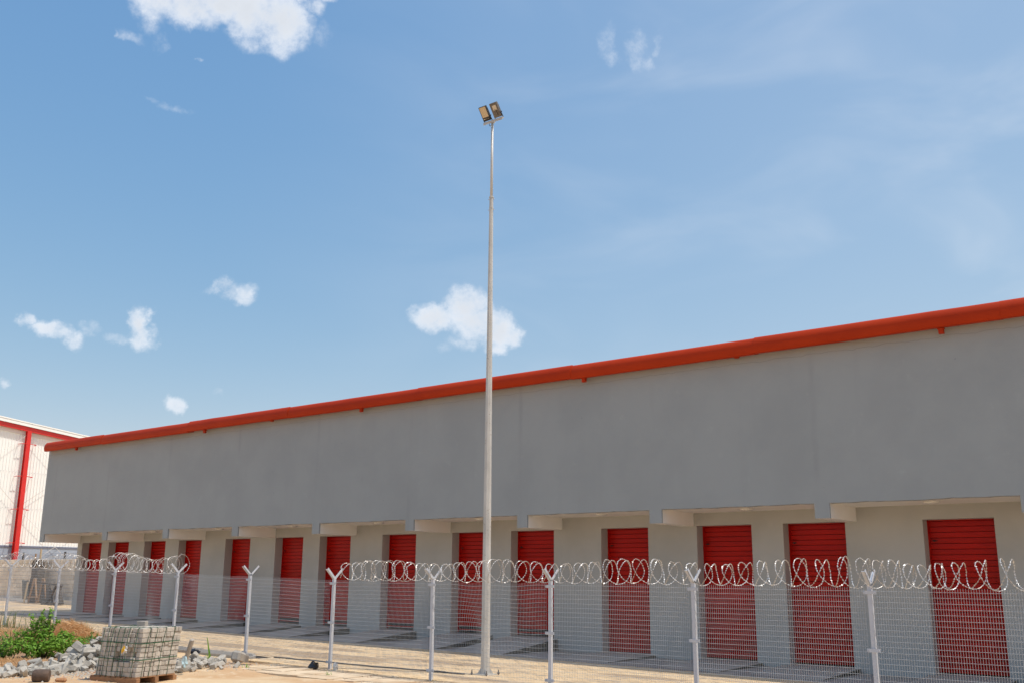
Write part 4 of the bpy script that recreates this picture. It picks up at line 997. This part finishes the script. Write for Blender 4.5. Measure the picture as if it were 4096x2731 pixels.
# ------------------------------------------------------------------ vegetation
def leafball(mb, c, r, n, s0, s1, rr, mi=0, flat=.75):
    for _ in range(n):
        d = Vector((rr.gauss(0, 1), rr.gauss(0, 1), rr.gauss(0, 1))).normalized(); q = r * rr.uniform(.45, 1.0) ** .6
        p = Vector(c) + Vector((d.x * q, d.y * q, d.z * q * flat)); s_ = rr.uniform(s0, s1)
        nrm = (d * .6 + Vector((rr.uniform(-.6, .6), rr.uniform(-.6, .6), rr.uniform(0, 1.2)))).normalized(); u = nrm.orthogonal().normalized()
        u = Matrix.Rotation(rr.uniform(0, 6.28), 3, nrm) @ u; v = nrm.cross(u)
        mb.add([tuple(p - u * s_), tuple(p + v * s_ * .45 + nrm * .004), tuple(p + u * s_), tuple(p - v * s_ * .45 - nrm * .004)], [(0, 1, 2, 3)], mi)
def bush(name, label, loc, clumps, n, s0, s1, seed, m=m_leaf):
    rr = random.Random(seed); r_ = thing(name, label, 'bush', loc); mb = MB(); st = MB()
    for (x, y, z, r) in clumps:
        leafball(mb, (x, y, z), r, int(n * r * r / .09), s0, s1, rr)
        for k in range(2):
            b = Vector((x * .15 + rr.uniform(-.1, .1), y * .15 + rr.uniform(-.1, .1), -.05)); e = Vector((x, y, z)) + Vector((rr.uniform(-.1, .1), rr.uniform(-.1, .1), r * .8))
            mid = b.lerp(e, .5) + Vector((rr.uniform(-.06, .06), rr.uniform(-.06, .06), .03)); st.tube([b, mid, e], [.012, .008, .004], 5)
            # sprig of leaves standing proud of the clump
            for q in range(8):
                pp = mid.lerp(e + Vector((0, 0, .08)), q / 8); leafball(mb, pp, .05, 2, s0, s1, rr)
    ob('foliage', mb.mesh('foliage', [m, m_leaf2]), r_); ob('stem', st.mesh('stem', m_stem), r_)
    return r_
def lat(L, zs=.74):   # clumps given along the bank (a), towards the track (b), up (z), radius
    return [(.5 * a + .87 * b, .87 * a - .5 * b, z * zs, r) for (a, b, z, r) in L]
bx, by = -24.7, 13.0
bush('leafy_bush', 'tall bright green leafy bush between the left rubble and the fence', (bx, by, T(bx, by)),
     lat([(0, 0, .5, .34), (-.05, 0, .8, .22), (.1, -.1, .95, .15), (-.22, 0, 1.02, .11), (-.08, .05, 1.22, .08), (.12, 0, 1.30, .07), (-.3, 0, 1.25, .06), (.3, 0, 1.12, .07), (-.08, 0, 1.42, .05), (.13, 0, 1.48, .05), (.4, .1, .42, .28), (.3, .1, .25, .28), (-.4, .1, .40, .28), (-.35, 0, .72, .16), (.45, -.1, .66, .15), (-.6, 0, .72, .08), (.62, 0, .62, .08),
          (.75, .05, .38, .26), (-.15, .3, .25, .26), (-.7, .1, .35, .28), (.2, .35, .4, .22)]), 330, .03, .058, 3)
bush('low_bush', 'low green weeds spreading from the tall bush toward the kerb and the straw heap', (-24.5, 14.1, T(-24.5, 14.1)),
     lat([(0, 0, .2, .26), (.3, .1, .22, .26), (.6, 0, .22, .24), (-.2, .2, .15, .24), (.9, 0, .18, .22), (.3, -.4, .28, .24), (1.15, -.2, .14, .16), (0, -.5, .32, .26)]), 260, .024, .048, 5, m_leaf2)
bush('low_bush', 'low green weeds left of the tall bush at the photo edge', (-25.3, 12.0, T(-25.3, 12.0)),
     lat([(0, 0, .2, .28), (-.5, 0, .22, .30), (.4, .05, .22, .26), (.1, .3, .1, .2), (-.8, .1, .22, .28), (-.2, -.4, .34, .28), (-.7, -.5, .38, .3), (.2, -.6, .42, .26)]), 260, .024, .048, 6, m_leaf2)
bush('low_bush', 'small green seedling clump right of the straw heap at the kerb', (-28.2, 16.6, T(-28.2, 16.6)), lat([(0, 0, .12, .16), (.3, .0, .1, .13), (-.3, .1, .12, .14)]), 200, .03, .05, 11, m_leaf2)
def blades(mb, x, y, n, h0, h1, spread, rr, w=.008, mi=0, z=None):
    for _ in range(n):
        bx_, by_ = x + rr.gauss(0, spread), y + rr.gauss(0, spread); bz = (T(bx_, by_) if z is None else z) - .02
        a = rr.uniform(0, 6.28); h = rr.uniform(h0, h1); ln = rr.uniform(.15, .75) * h; d = Vector((math.cos(a), math.sin(a), 0)); s_ = Vector((-d.y, d.x, 0)) * w
        P = []
        for k in range(5):
            t_ = k / 4; c_ = Vector((bx_, by_, bz)) + d * ln * t_ ** 2 + Vector((0, 0, h * (t_ - .28 * t_ ** 3))); ww = s_ * (1 - t_ * .85)
            P += [tuple(c_ - ww), tuple(c_ + ww)]
        mb.add(P, [(2 * k, 2 * k + 1, 2 * k + 3, 2 * k + 2) for k in range(4)], mi, True)
rr = random.Random(31); mb = MB()
for _ in range(90):
    x = rr.uniform(-34, -25.5); y = rr.uniform(12.4, 16.9)
    blades(mb, x, y, 12, .12, .42, .1, rr, .006, rr.choice((0, 0, 1)))
for (x, y) in ((-28.9, 15.0), (-27.6, 13.9), (-29.8, 15.6), (-26.2, 13.2), (-30.6, 16.0), (-28.4, 16.2), (-30.3, 16.5), (-31.5, 15.4), (-27.2, 13.2), (-26.6, 12.6)): blades(mb, x, y, 26, .4, .9, .14, rr, .011, 0)
for _ in range(60):
    x = rr.uniform(-20.5, -4); blades(mb, x, 16.28 + rr.uniform(-.15, .1), 5, .02, .08, .05, rr, .004, rr.choice((0, 1)), g(x))
ob('grass', mb.mesh('grass', [m_blade, m_straw]), kind='stuff')
rr = random.Random(5)
def straw(name, label, cx, cy, rx, ry, h, n, L_):
    mb = MB()
    for _ in range(n):
        a = rr.uniform(0, 6.28); q = math.sqrt(rr.random()); x = cx + rx * q * math.cos(a); y = cy + ry * q * math.sin(a)
        z = T(x, y) + h * (1 - q ** 1.6) * rr.uniform(.55, 1.05) + .02
        d = Vector((rr.gauss(0, 1), rr.gauss(0, 1), rr.gauss(0, .45))).normalized() * rr.uniform(L_ * .4, L_); s_ = d.orthogonal().normalized() * rr.uniform(.003, .008)
        p = Vector((x, y, z)); m_ = p + d * .5 + Vector((0, 0, rr.uniform(-.02, .04))); e = p + d
        mb.add([tuple(p - s_), tuple(p + s_), tuple(m_ + s_), tuple(m_ - s_), tuple(e)], [(0, 1, 2, 3), (3, 2, 4)], 0)
    return mb
mb = straw('', '', -26.95, 14.9, .8, 1.05, .48, 8000, .28)
ob('straw_heap', mb.mesh('straw_heap', m_straw), label='heap of dry orange-brown straw against the fence left of the pallet', category='straw heap')
mb = straw('', '', -28.2, 14.0, 3.0, 2.2, .14, 3600, .35); mb2 = straw('', '', -23.4, 11.5, 1.5, 1.0, .05, 1800, .2); mb.add(mb2.v, mb2.f, 0)
ob('dry_litter', mb.mesh('dry_litter', m_straw), kind='stuff')
mb = MB(); rr = random.Random(77); t_ = thing('grass_tuft', 'single tall grass blade with a low green tuft behind the right rubble', 'grass tuft', (-21.45, 15.5, 0))
blades(mb, 0, 0, 16, .15, .32, .05, rr, .011, 0, T(-21.45, 15.5)); 
P = []
for k in range(9):
    q = k / 8; c_ = Vector((.02 - .08 * q, 0.05 - .10 * q, T(-21.45, 15.5) + .62 * q - (.0 if q < .95 else .03))); w_ = .028 * (1 - q * .8); P += [tuple(c_ + Vector((w_ * .5, w_, 0))), tuple(c_ - Vector((w_ * .5, w_, 0)))]
mb.add(P, [(2 * k, 2 * k + 1, 2 * k + 3, 2 * k + 2) for k in range(8)], 0, True)
ob('blade', mb.mesh('blade', m_leaf), t_, kind='stuff')
for (x, y, lb) in ((-22.9, 16.2, 'small green sprout against the kerb left of the tall tuft'), (-19.55, 15.2, 'tiny green weed on the dusty strip right of the right rubble'), (-17.0, 15.4, 'tiny green weed on the dusty strip near the sixth fence post')):
    mb = MB(); blades(mb, 0, 0, 12, .08, .2, .03, rr, .008, 0, 0); ob('weed', mb.mesh('weed', m_leaf), None, (x, y, T(x, y) + .02), label=lb, category='weed', group='small weeds')
